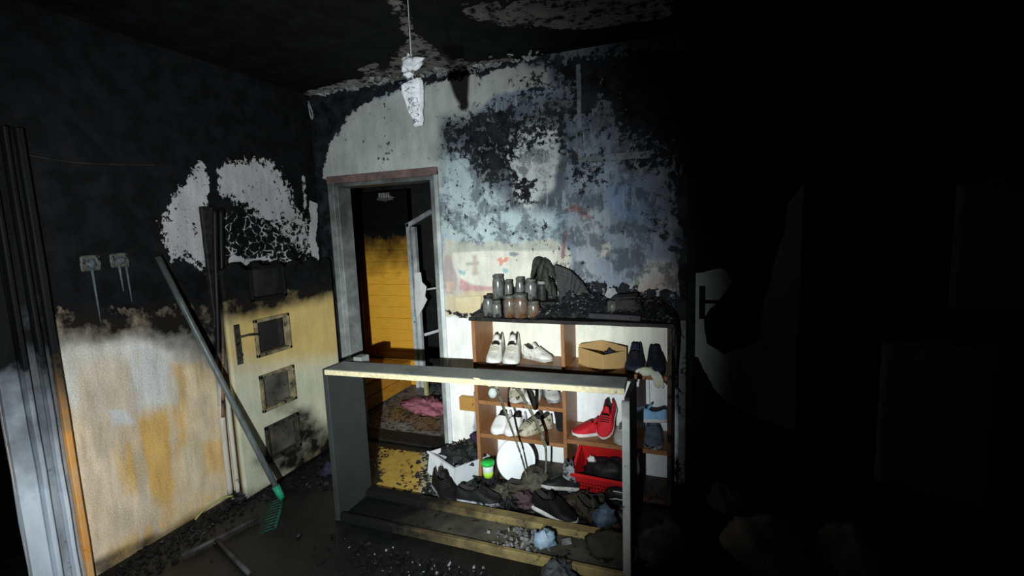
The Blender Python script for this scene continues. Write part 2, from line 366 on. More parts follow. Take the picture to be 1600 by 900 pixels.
# ---- left wall
PE = (.82, .65, .46); OR = (.74, .43, .10); GW = (.47, .465, .47)
left_ops = [
 ('p', [(60, 520), (380, 500), (380, 640), (150, 660), (80, 640)], (.64, .60, .53), .06),
 ('p', [(200, 535), (272, 545), (278, 600), (276, 630), (225, 625), (200, 600)], (.70, .69, .66), .03),
 ('p', [(278, 560), (370, 580), (360, 780), (290, 800), (285, 640)], (.76, .62, .42), .03),
 ('p', [(175, 690), (215, 650), (275, 630), (280, 760), (262, 800), (240, 780), (190, 750)], OR, .06, .85),
 ('p', [(272, 565), (290, 570), (290, 700), (278, 700)], OR, .03, .6),
 ('p', [(310, 700), (358, 680), (360, 740), (320, 745)], OR, .05, .7),
 ('p', [(280, 790), (330, 770), (300, 830), (160, 890), (170, 860)], OR, .05, .7),
 ('p', [(125, 560), (180, 560), (185, 690), (150, 720), (140, 640)], (.62, .52, .40), .05, .8),
 ('v', [(95, 560), (360, 560), (360, 790), (140, 890)], (.60, .36, .10), .08, .55),
 ('v', [(110, 560), (275, 540), (260, 830), (150, 880)], (.66, .62, .56), .08, .5),
 ('v', [(280, 620), (362, 600), (362, 770), (200, 860)], (.78, .66, .50), .08, .6),
 ('p', [(165, 640), (190, 638), (210, 660), (205, 668), (170, 668)], (.66, .64, .62), .012),
 # clean peeled arc
 ('p', [(240, 240), (500, 230), (510, 430), (240, 440)], GW, .1),
 ('s', [(-300, -300), (560, -300), (560, 470), (400, 480), (330, 470), (275, 470), (180, 480), (90, 480), (-300, 500)], 1.9, .12),
 ('s', [(244, 345), (262, 295), (290, 268), (330, 245), (380, 236), (435, 240), (465, 290), (486, 345), (486, 400), (430, 380), (390, 340), (345, 330), (345, 430), (320, 442), (290, 420), (250, 425), (240, 385)], 1.0, .06),
 ('s', [(252, 345), (268, 305), (290, 278), (318, 258), (332, 270), (326, 320), (332, 345), (338, 400), (326, 428), (304, 418), (290, 398), (262, 405), (250, 385)], .1, .085),
 ('s', [(336, 262), (376, 248), (425, 250), (446, 285), (458, 320), (474, 345), (455, 360), (430, 350), (405, 338), (380, 318), (352, 305), (338, 300)], .1, .085),
 ('s', [(326, 255), (336, 255), (338, 300), (352, 312), (345, 420), (334, 400), (330, 330)], 1.6, .02),
 ('s', [(428, 330), (480, 345), (490, 400), (470, 395), (440, 370)], .46, .05),
 ('s', [(484, 312), (496, 318), (496, 380), (502, 418), (494, 418), (484, 380)], -.1, .02),
 ('s', [(360, 400), (440, 405), (480, 408), (480, 414), (360, 414)], .15, .025),
 ('s', [(470, 270), (480, 275), (482, 320), (474, 330)], .40, .02),
 ('c', [(350, 330), (490, 340), (495, 415), (350, 412)], 1., .03),
 ('m', [(-300, 380), (560, 380), (560, 560), (360, 590), (300, 545), (230, 530), (90, 540), (-300, 590)], 1., .13),
 ('m', [(80, 545), (130, 538), (210, 528), (275, 548), (290, 620), (90, 620)], .08, .035),
 ('m', [(230, 240), (500, 235), (515, 420), (240, 430)], .08, .05),
 ('m', [(140, 880), (370, 770), (380, 800), (150, 905)], .75, .03),
 ('s', [(140, 905), (370, 778), (380, 800), (150, 920)], .75, .02),
]
struct(surface('wall_left', 0, 0, (-1.975, .0), (0, H), .0085, left_ops, MW, PE, (-.3, .03, 0), seed=5))

# ---- ceiling, floor
ceil_ops = [
 ('s', [(712, 0), (760, 0), (900, -10), (1050, -20), (1060, 30), (900, 50), (800, 45), (745, 35), (715, 15)], .36, .06),
 ('s', [(590, -20), (630, -20), (650, 40), (690, 80), (760, 100), (700, 120), (600, 112), (630, 60)], .38, .05),
 ('m', [(560, -30), (1100, -30), (1100, 120), (560, 130)], .5, .1),
 ('s', [(470, 146), (560, 120), (600, 108), (680, 100), (800, 90), (810, 98), (700, 118), (600, 130), (480, 152)], .30, .03),
 ('s', [(555, 110), (590, 95), (600, 110), (570, 122)], .4, .03),
]
struct(surface('ceiling', 2, H, (-.8, 4.62), (-3.7, 2.0), .02, ceil_ops, MW, (.34, .33, .30), (1.7, .1, 0), seed=8))
floor_ops = [
 ('p', [(592, 698), (690, 712), (705, 735), (700, 792), (590, 770)], (.62, .40, .08), .012),
 ('s', [(592, 698), (690, 712), (705, 735), (700, 792), (590, 770)], .27, .05),
 ('p', [(660, 705), (720, 712), (705, 792), (655, 790)], (.62, .60, .42), .03),
 ('s', [(660, 705), (720, 712), (705, 792), (650, 790)], .54, .04),
]
struct(surface('floor', 2, 0, (-.6, 4.62), (-3.7, .0), .012, floor_ops, MF, (.16, .15, .13), (.93, .25, 0), seed=11))
beyond_floor_ops = [
 ('p', [(600, 640), (640, 630), (690, 640), (690, 690), (610, 690)], (.34, .20, .06), .12, .8),
 ('p', [(600, 660), (660, 655), (690, 670), (690, 695), (600, 685)], (.36, .38, .37), .05, .8),
 ('p', [(640, 655), (690, 655), (690, 675), (650, 672)], (.30, .18, .05), .05, .8),
]
struct(surface('floor_beyond', 2, 0, (-.8, 1.6), (.0, 2.0), .015, beyond_floor_ops, MF, (.22, .24, .24), (.42, .35, 0), seed=12), 'wet sooty floor of the room beyond the doorway', 'floor')
m_black = mat('soot_black_plaster', (.010, .011, .012), (.018, .019, .02), 9, .8, .4)
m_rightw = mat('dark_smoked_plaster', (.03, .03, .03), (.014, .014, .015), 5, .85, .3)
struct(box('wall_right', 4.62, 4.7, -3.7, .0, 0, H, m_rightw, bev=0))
struct(box('wall_beyond_left', -.83, -.75, .12, 2.0, 0, H, m_black, bev=0))
struct(box('wall_beyond_right', 1.6, 1.68, .12, 2.0, 0, H, m_black, bev=0))
struct(box('wall_beyond_back', -.83, 1.68, 2.0, 2.08, 0, H, m_black, bev=0))
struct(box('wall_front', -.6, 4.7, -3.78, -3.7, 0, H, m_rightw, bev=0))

# ------------------------------------------------------------------ shared materials
m_jamb = mat('sooty_steel_frame', (.32, .345, .335), (.17, .185, .18), 7, .4, .15, soot=.0, char=(2, .9, 2.9))
m_head = mat('scorched_red_primer_frame', (.20, .13, .12), (.10, .07, .065), 9, .5, .2, soot=.2)
m_jambw = mat('pale_frame_paint', (.66, .69, .70), (.50, .54, .57), 9, .5, .15, char=(2, 1.1, 3.0))
m_frame_dark = mat('charred_door_frame', (.005, .005, .0055), (.009, .009, .009), 12, .7, .3, spec=.1)
m_white = mat('smoky_white_paint', (.74, .77, .80), (.58, .61, .64), 11, .55, .2, soot=.12)
m_casing = mat('white_casing_charred_above', (.74, .80, .88), (.55, .62, .70), 9, .5, .3, soot=.0, char=(2, .55, 1.15), grain=(1, 1, .3))
m_casing2 = mat('grey_casing_charred_above', (.40, .43, .46), (.22, .24, .26), 16, .5, .4, soot=.12, char=(2, .55, 1.3), grain=(1, 1, .3))
m_orange = mat('orange_paint_edge', (.80, .34, .07), (.72, .45, .22), 12, .6, .3, soot=.1, char=(2, .7, 1.15))
m_wood = mat('varnished_orange_pine', (.88, .47, .055), (.78, .38, .035), 14, .38, .12, char=(2, 1.18, 1.62), grain=(.5, 1, 5))
m_woodd = mat('dark_orange_pine', (.42, .17, .02), (.3, .11, .012), 14, .4, .12, char=(2, .9, 1.5), grain=(5, 5, .5))
m_brown = mat('brown_veneer', (.30, .145, .062), (.22, .10, .042), 22, .42, .1, soot=.06, grain=(.6, 2, 2))
m_brownv = mat('brown_veneer_upright', (.30, .145, .062), (.22, .10, .042), 22, .42, .1, soot=.08, grain=(2, 2, .5))
m_charw = mat('charred_wood', (.009, .008, .0075), (.022, .019, .017), 30, .6, .7, soot=.3)
m_charbrown = mat('half_charred_veneer', (.10, .06, .035), (.02, .016, .014), 10, .55, .4, soot=.35)
m_greyp = mat('grey_carcass_panel', (.032, .037, .037), (.024, .028, .028), 5, .5, .12, soot=.06)
m_greytop = mat('ash_grey_board_face', (.22, .235, .22), (.15, .16, .15), 9, .5, .15, soot=.1)
m_chip = mat('raw_chipboard_edge', (.60, .54, .36), (.42, .36, .22), 60, .8, .4, soot=.12)
m_strip = mat('pale_edge_strip', (.46, .48, .46), (.34, .35, .34), 12, .6, .2, soot=.12, char=(2, .78, .98))
m_chiplow = mat('scorched_chipboard', (.40, .30, .12), (.22, .18, .09), 12, .7, .4, soot=.2, char=(0, 1.95, 1.3))
m_shoew = mat('white_shoe_leather', (.76, .76, .72), (.55, .52, .45), 30, .55, .3, soot=.12, sscale=45)
m_shoewc = mat('clean_white_shoe', (.86, .87, .86), (.76, .77, .76), 20, .5, .15)
m_shoebeige = mat('dirty_beige_shoe', (.52, .49, .38), (.30, .27, .2), 26, .65, .4, soot=.3, sscale=40)
m_shoegrey = mat('grey_white_shoe', (.52, .52, .49), (.36, .36, .33), 26, .6, .3, soot=.2, sscale=40)
m_red = mat('red_canvas', (.62, .018, .03), (.45, .012, .02), 30, .65, .25)
m_rubber = mat('white_rubber_sole', (.80, .80, .78), (.62, .62, .6), 18, .55, .1, soot=.08)
m_dsole = mat('dirty_rubber_sole', (.40, .43, .46), (.16, .17, .19), 16, .6, .3, soot=.35)
m_black_s = mat('black_leather', (.008, .008, .009), (.016, .016, .018), 24, .5, .3)
m_navy = mat('navy_cloth', (.012, .014, .03), (.025, .027, .045), 24, .75, .3)
m_blue = mat('light_blue_plastic', (.20, .45, .72), (.34, .56, .75), 16, .5, .3, soot=.12)
m_slate = mat('slate_blue_felt', (.12, .145, .19), (.07, .085, .115), 25, .85, .4, soot=.15)
m_brownsh = mat('brown_scorched_leather', (.06, .047, .03), (.025, .021, .015), 22, .65, .5, soot=.35)
m_darksh = mat('sooty_dark_shoe', (.009, .009, .010), (.005, .005, .0055), 22, .6, .5)
m_cloth = mat('sooty_tan_cloth', (.10, .095, .07), (.035, .033, .028), 15, .85, .6, soot=.35)
m_greycl = mat('grey_fluffy_cloth', (.16, .175, .19), (.06, .066, .075), 26, .9, .7, soot=.2)
m_pink = mat('pink_towel', (.42, .15, .19), (.28, .10, .13), 30, .9, .6, soot=.1)
m_dimcl = mat('smoked_white_cloth', (.34, .34, .33), (.2, .2, .2), 8, .9, .5, soot=.1)
m_tarp = mat('sooty_tarp', (.10, .10, .095), (.05, .05, .05), 8, .9, .5, soot=.1)
m_lining = mat('dark_shoe_lining', (.035, .033, .03), (.02, .019, .018), 30, .9, .2)
m_tan = mat('brown_paperboard', (.50, .33, .14), (.42, .27, .11), 8, .75, .2, soot=.1)
m_green = mat('green_plastic', (.02, .30, .16), (.015, .22, .12), 14, .4, .1)
m_lidg = mat('bright_green_lid', (.03, .52, .08), (.02, .42, .06), 12, .35, .1)
m_lime = mat('lime_green_contents', (.42, .75, .05), (.34, .62, .04), 20, .7, .3)
m_clear = mat('clear_plastic_cup', (.62, .70, .68), (.5, .58, .56), 10, .2, .05)
m_disc = mat('white_plastic_disc', (.82, .85, .88), (.72, .76, .80), 7, .35, .1, soot=.03)
m_redp = mat('red_plastic', (.62, .02, .022), (.50, .015, .018), 8, .35, .08)
m_glass = mat('sooty_jar_glass', (.13, .137, .128), (.06, .064, .06), 20, .22, .1, soot=.3, spec=.6)
m_glassa = mat('honey_filled_jar_glass', (.12, .112, .098), (.10, .042, .012), 16, .22, .1, soot=.25, spec=.6)
m_lid = mat('sooty_jar_lid', (.045, .046, .042), (.12, .12, .10), 26, .4, .3, soot=.3)
m_debris = mat('burnt_debris', (.008, .008, .009), (.022, .023, .025), 26, .6, .8)
m_soot = mat('soot_crumbs', (.006, .006, .0065), (.014, .014, .014), 30, .5, .5)
m_ash = mat('pale_ash_bits', (.34, .34, .34), (.12, .12, .12), 20, .8, .5)
m_metal = mat('dull_metal_pole', (.17, .19, .19), (.09, .1, .1), 30, .4, .1, metal=.2, grain=(1, 1, .2), char=(2, 1.1, 1.9))
m_plaster = mat('pale_plaster_lump', (.40, .41, .42), (.26, .27, .28), 26, .8, .9, soot=.2, sscale=50)
m_cable = mat('black_cable', (.012, .012, .012), (.03, .028, .026), 20, .5, .2)
m_strap = mat('scorched_olive_strap', (.22, .21, .14), (.05, .048, .04), 20, .6, .3, soot=.2)

# ------------------------------------------------------------------ doorway: frame, burnt leaf
d1 = thing('door_1', 'charred doorway with sooty steel frame and half-burnt cream door leaf', 'door'); d1['kind'] = 'structure'
box('frame_jamb', XD0-.055, XD0, -.018, .14, 0, ZD+.03, m_jamb, d1, .004)
box('frame_jamb_reveal', XD0, XD0+.035, -.012, .14, 0, ZD, m_jamb, d1, .003)
box('frame_jamb', XD1-.035, XD1, -.012, .14, 0, ZD, m_jamb, d1, .003)
box('frame_jamb_face', XD1, XD1+.03, -.02, .14, 0, ZD+.03, m_jambw, d1, .004)
box('frame_head', XD0-.055, XD1+.03, -.024, .14, ZD, ZD+.055, m_head, d1, .004)
box('frame_head_lip', XD0+.03, XD1-.03, -.012, .14, ZD-.03, ZD, m_jamb, d1, .003)
box('threshold', XD0, XD1, -.03, .14, 0, .018, m_charw, d1, .004, rough=.004)
def in_pane(y, z):
    return any((abs(y+.685) < .125) & (abs(z-zc) < .112) for zc in (1.352, 1.0, .632, .285)) if np.isscalar(y) else \
        (np.abs(y+.685) < .125) & ((np.abs(z-1.352) < .1) | (np.abs(z-1.0) < .112) | (np.abs(z-.632) < .112) | (np.abs(z-.285) < .112))
def leaf_hole(y, z):
    top = 1.475+.02*np.sin(y*40)+.03*(vnoise(y, y*0, 22, 4, 3)-.5)-(y+.95)*.03
    return in_pane(y, z) | (z > top)
leaf_ops = [
 ('p', [(360, 470), (530, 450), (530, 560), (360, 560)], (.62, .45, .17), .1),
 ('p', [(360, 580), (530, 560), (530, 660), (380, 800), (360, 800)], (.62, .62, .46), .1),
 ('m', [(340, 380), (540, 380), (540, 458), (470, 470), (430, 484), (360, 500), (340, 500)], 1., .06),
 ('s', [(340, 380), (540, 380), (540, 440), (450, 452), (360, 470), (340, 480)], 1.1, .05),
 ('m', [(450, 640), (480, 640), (530, 690), (530, 740), (440, 740), (400, 715), (440, 690), (450, 660)], .95, .07),
 ('s', [(455, 690), (520, 690), (520, 730), (430, 745), (430, 720)], .9, .05),
 ('m', [(425, 595), (455, 600), (460, 640), (430, 640)], .6, .05),
 ('m', [(340, 780), (420, 755), (420, 770), (340, 800)], .6, .04),
 ('s', [(360, 500), (530, 500), (530, 700), (370, 790)], .14, .05),
]
leaf = surface('leaf', 0, .13, (-1.0, -.085), (.012, 1.53), .009, leaf_ops, ML, (.60, .50, .28), (.05, .05, 0), hole=leaf_hole, seed=21, dep=.038, parent=d1)
m_bead = mat('dark_pane_moulding', (.06, .054, .04), (.02, .018, .015), 20, .6, .4, soot=.3)
m_beadp = mat('singed_pane_moulding', (.30, .25, .14), (.08, .07, .045), 20, .6, .4, soot=.25)
m_pane = mat('smoked_glass', (.035, .035, .03), (.12, .115, .095), 6, .12, .05, soot=.2, spec=.7)
m_paneb = mat('blackened_glass', (.010, .010, .010), (.02, .02, .02), 9, .15, .05, spec=.7)
for k, zc in enumerate((1.352, 1.0, .632, .285)):
    hz = .1 if k == 0 else .112
    for (y0, y1, z0, z1) in ((-.825, -.805, zc-hz-.012, zc+hz+.012), (-.565, -.545, zc-hz-.012, zc+hz+.012), (-.825, -.545, zc+hz-.01, zc+hz+.012), (-.825, -.545, zc-hz-.012, zc-hz+.01)):
        box('pane_moulding', .122, .166, y0, y1, z0, z1, m_frame_dark if k == 0 else (m_bead if k == 3 else m_beadp), leaf, .003)
    box('pane', .112, .118, -.812, -.558, zc-hz, zc+hz, m_paneb if k < 2 else m_pane, leaf, 0)
box('handle_plate', .149, .156, -.965, -.925, .87, 1.12, m_bead, leaf, .002)
tube('handle', [(.152, -.945, 1.045), (.185, -.945, 1.045), (.19, -.90, 1.047), (.188, -.82, 1.035)], .007, m_bead, leaf)
tube('key_cylinder', [(.15, -.945, .93), (.168, -.945, .93)], .012, m_bead, leaf)

# casing of the next opening on the left wall
tr = thing('trim_1', 'white moulded door casing, sooted black in its upper half', 'trim'); tr['kind'] = 'structure'
for (y0, y1, x1, mt_) in ((-1.793, -1.767, .05, m_orange), (-1.823, -1.793, .03, m_casing2), (-1.840, -1.823, .06, m_casing), (-1.883, -1.840, .028, m_casing2), (-1.901, -1.883, .056, m_casing),
                         (-1.907, -1.901, .015, m_casing2), (-1.974, -1.907, .03, m_casing)):
    box('moulding', -.02, x1, y0, y1, 0, 2.15, mt_, tr, .005, rough=.004, seed=y0*10)
# second (closed) door in the dark part of the back wall
d2 = thing('door_2', 'closed pale door with a soot-blackened middle, in the dark', 'door'); d2['kind'] = 'structure'
m_d2paint = burnt_wall_mat('second_door_paint', flake=20, amp=.45, gain=14)
door2_ops = [
 ('s', [(1080, 200), (1300, 200), (1300, 282), (1255, 285), (1230, 320), (1225, 360), (1195, 460), (1180, 535), (1130, 552), (1105, 535), (1100, 495), (1122, 470), (1143, 440), (1130, 420), (1100, 425), (1080, 425)], 1.2, .02),
 ('s', [(1070, 552), (1090, 555), (1110, 600), (1150, 640), (1270, 680), (1270, 900), (1070, 900)], 1.2, .03),
]
surface('leaf', 1, .02, (XE0+.045, XE1-.045), (.01, ZE-.03), .012, door2_ops, m_d2paint, (.34, .38, .36), (-.2, .1, 0), seed=31, warp=.015, dep=.04, parent=d2)
for x0, x1 in ((XE0, XE0+.045), (XE1-.045, XE1)):
    box('frame_jamb', x0, x1, -.03, .1, 0, ZE, m_frame_dark, d2, .004)
box('frame_head', XE0, XE1, -.03, .1, ZE-.04, ZE+.03, m_frame_dark, d2, .004)
box('casing_strip', XE0-.045, XE0-.005, -.022, 0, 0, 1.05, mat('grey_casing_paint', (.16, .17, .17), (.1, .1, .1), 9, .6, .3, soot=.3), d2, .003)
box('handle_plate', 2.802, 2.836, -.012, 0, 1.06, 1.26, m_frame_dark, d2, .002)
tube('handle', [(2.82, -.01, 1.172), (2.82, -.055, 1.172), (2.84, -.06, 1.172), (2.92, -.06, 1.172)], .009, m_frame_dark, d2)
# battens on the back wall
t2 = thing('trim_2', 'pale vertical and level battens left on the blue wall', 'trim'); t2['kind'] = 'structure'
m_batt = mat('grey_batten', (.17, .19, .205), (.08, .09, .10), 14, .8, .5, soot=.3)
box('batten', 2.086, 2.116, -.010, .006, 2.12, 2.62, m_batt, t2, .002, rough=.009)
box('batten', 2.09, 2.52, -.008, .006, 2.03, 2.07, m_batt, t2, .002, rough=.012)

# ------------------------------------------------------------------ room beyond the doorway
wp = thing('plank_partition', 'orange varnished plank panel beyond the doorway, charred black above', 'panel', (-.31, 1.25, 0))
pm = None
for k in range(17):
    x0, x1, h = -.31, .31, .1205
    o = box('plank', x0, x1, -.0, .022, k*.122+.004, k*.122+.004+h, m_wood, wp, .0015) if k == 0 else None
    if k == 0: pm = o.data
    else:
        # own coordinates per plank keep the char gradient in place
        box('plank', x0, x1, -.002*(k % 3), .022, k*.122+.004, k*.122+.004+h, m_wood, wp, .0015)
box('edge_post', -.37, -.312, -.03, .03, 0, 2.1, m_woodd, wp, .004)
ch = thing('wooden_chest', 'low plank chest along the wall beyond the doorway', 'chest', (-.36, .78, 0))
m_chest = mat('chest_pine', (.58, .27, .03), (.45, .19, .02), 14, .4, .12, soot=.08, grain=(5, .5, 5))
for k in range(2): box('side_plank', .28, .31, -.42, .42, .012+k*.125, .13+k*.125, m_chest, ch, .004)
box('body', -.3, .279, -.41, .41, 0, .25, m_woodd, ch, .003); box('lid', -.31, .315, -.43, .43, .262, .285, m_chest, ch, .004)
m_wpost = mat('white_post_paint', (.70, .74, .76), (.45, .48, .5), 10, .5, .2, soot=.1, char=(2, 1.0, 2.6))
fd = thing('broken_door_frame', 'white burnt door frame with broken leaning head, beyond the doorway', 'door frame', (.07, 1.2, 0))
box('post', -.05, -.015, -.02, .04, 0, 1.74, m_wpost, fd, .003)
box('post', .0, .04, .0, .05, 0, 1.70, m_wpost, fd, .003)
box('broken_head', -.03, .30, -.02, .03, -.02, .025, m_wpost, fd, .004, Matrix.Translation((-.02, 0, 1.72))@Matrix.Rotation(-.42, 4, 'Y'))
box('cross_bar', .02, .33, .1, .13, .0, .03, m_white, fd, .003, Matrix.Translation((0, 0, .53))@Matrix.Rotation(-.3, 4, 'Y'))
box('cross_bar', .02, .18, .12, .14, .0, .018, m_white, fd, .002, Matrix.Translation((0, 0, 1.02))@Matrix.Rotation(-.15, 4, 'Y'))
m_gg = mat('sooty_green_glass', (.035, .06, .055), (.09, .13, .12), 7, .18, .1, soot=.15, spec=.6)
gp = tag(box('screen', .26, .50, 1.42, 1.44, 0.0, 1.75, m_gg, None, .003), 'sooty greenish glass screen behind the white broken door frame', 'screen')
# torn sheet hanging on the post
def sheet(name, pts, mt_, th, parent=None, wob=.012, seed=0):
    v = [Vector(p)+mnoise.noise_vector(Vector(p)*9+Vector((seed, 0, 0)))*wob for p in pts]; n = len(v)
    nrm = (v[1]-v[0]).cross(v[-1]-v[0]).normalized()*th; c = sum(v, Vector())/n
    vv = v+[p+nrm for p in v]+[c+nrm*-2, c+nrm*3]
    f = [(k, (k+1) % n, 2*n) for k in range(n)]+[((k+1) % n+n, k+n, 2*n+1) for k in range(n)]+[((k+1) % n, k, k+n, (k+1) % n+n) for k in range(n)]
    return mesh(name, v and vv, f, mt_, parent)
tag(sheet('torn_sheet', [W(x, y, 1, 1.15) for x, y in ((647, 426), (657, 425), (659, 440), (666, 448), (664, 462), (668, 468), (660, 482), (651, 498), (648, 480))], m_shoewc, .004),
    'torn white sheet hanging on the white post beyond the doorway', 'sheet')
tag(box('short_post', .24, .275, .98, 1.02, 0, .30, mat('yellowed_post', (.50, .48, .22), (.4, .38, .18), 10, .6, .2), None, .004), 'short yellowish post standing beyond the doorway', 'post')
tw = W(672, 640, 2, 0)
tag(crumple('towel', (tw[0]+.0, tw[1]-.02, 0), (.22, .15, .07), m_pink, None, 4, .8, 2.6, 34), 'crumpled pink towel on the floor beyond the doorway', 'towel')
lm = thing('melted_lamp', 'melted pale lamp remains high on the burnt wall beyond the doorway', 'lamp', (-.22, 1.235, 2.03))
crumple('melted_body', (0, -.02, -.02), (.09, .02, .035), m_lid, lm, 3, .8, 3, 20, False)
for k in range(5): box('fin', -.07+k*.028, -.055+k*.028, -.045, -.03, -.02, .03, m_ash, lm, .002)

# ------------------------------------------------------------------ left wall fittings
cp = thing('cable_trunking', 'twin cable trunking, charred above and white below, by the burnt door', 'trunking', (0, 0, 0))
m_trunk = mat('white_trunking', (.72, .70, .64), (.52, .48, .40), 10, .5, .2, soot=.08, char=(2, .62, .95), grain=(1, 1, .3))
m_trunkb = mat('brown_trunking', (.30, .17, .08), (.12, .08, .05), 10, .5, .3, soot=.3, char=(2, .95, 1.25), grain=(1, 1, .3))
tube('duct', smooth_path([(.03, -1.02, .04), (.03, -1.018, .4), (.028, -1.0, .8), (.03, -.965, 1.2), (.03, -.94, 1.5), (.03, -.905, 1.83)]), .017, m_trunk, cp)
tube('duct', smooth_path([(.06, -.99, .04), (.055, -.985, .4), (.05, -.975, .8), (.05, -.94, 1.2), (.05, -.915, 1.5), (.05, -.88, 1.83)]), .014, m_trunk, cp)
tube('duct', smooth_path([(.055, -1.03, .55), (.06, -1.0, .8), (.06, -.975, 1.0), (.06, -.955, 1.25)]), .009, m_trunkb, cp)
box('charred_backing', .0, .03, -.99, -.86, 1.1, 1.84, m_charw, cp, .004, rough=.006)
for k, (px, py) in enumerate(((140, 412), (186, 407))):
    c = W(px, py, 0, 0)
    sk = thing('wall_switch', ('melted wall switch with one long drip' if k == 0 else 'melted wall socket with two thin drips')+', on the black wall', 'switch', (0, c[1], c[2]))
    m_dr = mat('melted_grey_drip', (.10, .12, .13), (.05, .06, .065), 20, .5, .2)
    box('plate', 0, .014, -.04, .04, -.035, .04, m_lid, sk, .005, rough=.008, seed=k)
    crumple('melted_rocker', (.015, 0, 0), (.012, .025, .022), m_dr, sk, k+2, .7, 3, 16, False)
    for (dy, l) in (((.0, .30),) if k == 0 else ((-.01, .16), (.022, .22))):
        tube('drip', [(.012, dy, -.02), (.008, dy+.004, -l*.5), (.006, dy+.008, -l)], [.007, .005, .003], m_dr, sk, 6)
a, b = Vector((.055, -1.29, 1.56)), Vector((.43, -.995, .075))
m_gdark = mat('sooty_green_plastic', (.012, .12, .07), (.008, .04, .03), 20, .5, .2, soot=.2)
rk = thing('yard_rake', 'rake with grey pole and green plastic head leaning on the wall', 'rake', (0, 0, 0))
tube('pole', [a+(b-a)*t for t in (0, .25, .5, .75, 1)], .0165, m_metal, rk, 12)
d = (b-a).normalized(); tube('socket', [b-d*.075, b-d*.01, b+d*.02], [.022, .020, .016], m_green, rk, 12)
hd0, hd1 = Vector((.44, -.985, .06)), Vector((.60, -1.20, .035))
hbo = tube('head_bar', [hd0, (hd0+hd1)/2, hd1], [.009, .008, .006], m_gdark, rk)
for k in range(11):
    p = hd0.lerp(hd1, k/10); q = p+Vector((-.075, -.05, -.028)); tube('tine', [p, p.lerp(q, .6)+Vector((0, 0, .006)), q], [.003, .0025, .0015], m_gdark, hbo, 5)
tag(tube('wall_cable', smooth_path([(.008, -1.83, 2.05), (.012, -1.6, 2.03), (.01, -1.4, 2.04), (.008, -1.2, 2.06)]), .004, m_cable), 'thin burnt cable sagging along the black wall', 'cable')
tag(tube('wire_loop', smooth_path([(.02, -.03, 2.66), (.05, -.05, 2.62), (.06, -.04, 2.56), (.03, -.02, 2.53), (.015, -.02, 2.58), (.02, -.03, 2.64)]), .006, m_ash), 'loop of bare wire high in the corner of the walls', 'wire')

# ------------------------------------------------------------------ shoe shelf
SX0, SX1, SD, SY, ST = 1.43, 2.66, 2.035, -.30, 1.085
sh = thing('shoe_shelf', 'brown veneer open shoe shelf with two columns and charred top', 'shelf', (0, 0, 0))
box('side_panel', SX0, SX0+.024, SY, -.004, 0, ST-.024, m_brownv, sh)
box('side_panel', SX1-.024, SX1, SY, -.004, 0, ST-.024, m_charbrown, sh, .002)
box('divider', SD-.011, SD+.011, SY, -.004, 0, ST-.024, m_brownv, sh)
box('top_board', SX0-.01, SX1+.01, SY-.012, -.004, ST-.024, ST, m_charw, sh, .003, rough=.005)
for z in (.765, .517, .288): box('shelf_board', SX0+.024, SD-.011, SY+.004, -.006, z-.013, z+.013, m_brown, sh)
for z in (.765, .321): box('shelf_board', SD+.011, SX1-.024, SY+.004, -.006, z-.013, z+.013, m_brown, sh)
box('bottom_board', SX0+.024, SX1-.024, SY+.01, -.006, .0, .02, m_charbrown, sh)

# fallen carcass in front
m_lowb = mat('sooty_bottom_board', (.13, .12, .085), (.06, .058, .05), 8, .6, .3, soot=.3, char=(0, 1.75, 1.2))
fc = thing('cabinet_carcass', 'grey cabinet carcass without back or doors, standing before the shoe shelf', 'cabinet', (0, 0, 0))
box('side_panel', .84, .872, -1.0, -.70, .0, .905, m_greyp, fc, .003)
box('corner_block', .872, .93, -.78, -.70, .86, .915, m_greytop, fc, .004)
rp = box('side_panel', 2.488, 2.512, -.975, -.70, .0, .885, m_charw, fc, .002)
box('edge_strip', 2.478, 2.512, -.99, -.974, .0, .872, m_strip, rp, .002)
Mr = Matrix.Translation((1.68, -.89, .898))@Matrix.Rotation(.055, 4, 'Z')
tro = box('top_rail', -.81, .80, -.082, .082, -.017, .012, m_greytop, fc, .002, Mr)
box('rail_edge', -.81, .80, -.088, -.082, -.017, .010, m_chip, tro, .001, Mr)
sheet('splinter', [W(x, y, 1, -.97) for x, y in ((738, 590), (748, 591), (767, 605), (755, 600))], m_chip, .006, fc, .002)
box('bottom_board', .872, 2.488, -.985, -.72, .004, .022, m_lowb, fc, .002)
box('bottom_rim', .872, 2.488, -1.0, -.975, .0, .05, m_chiplow, fc, .003, rough=.004)
box('bottom_rim', .872, 2.488, -.765, -.70, .0, .06, m_chiplow, fc, .003, rough=.004, seed=4)

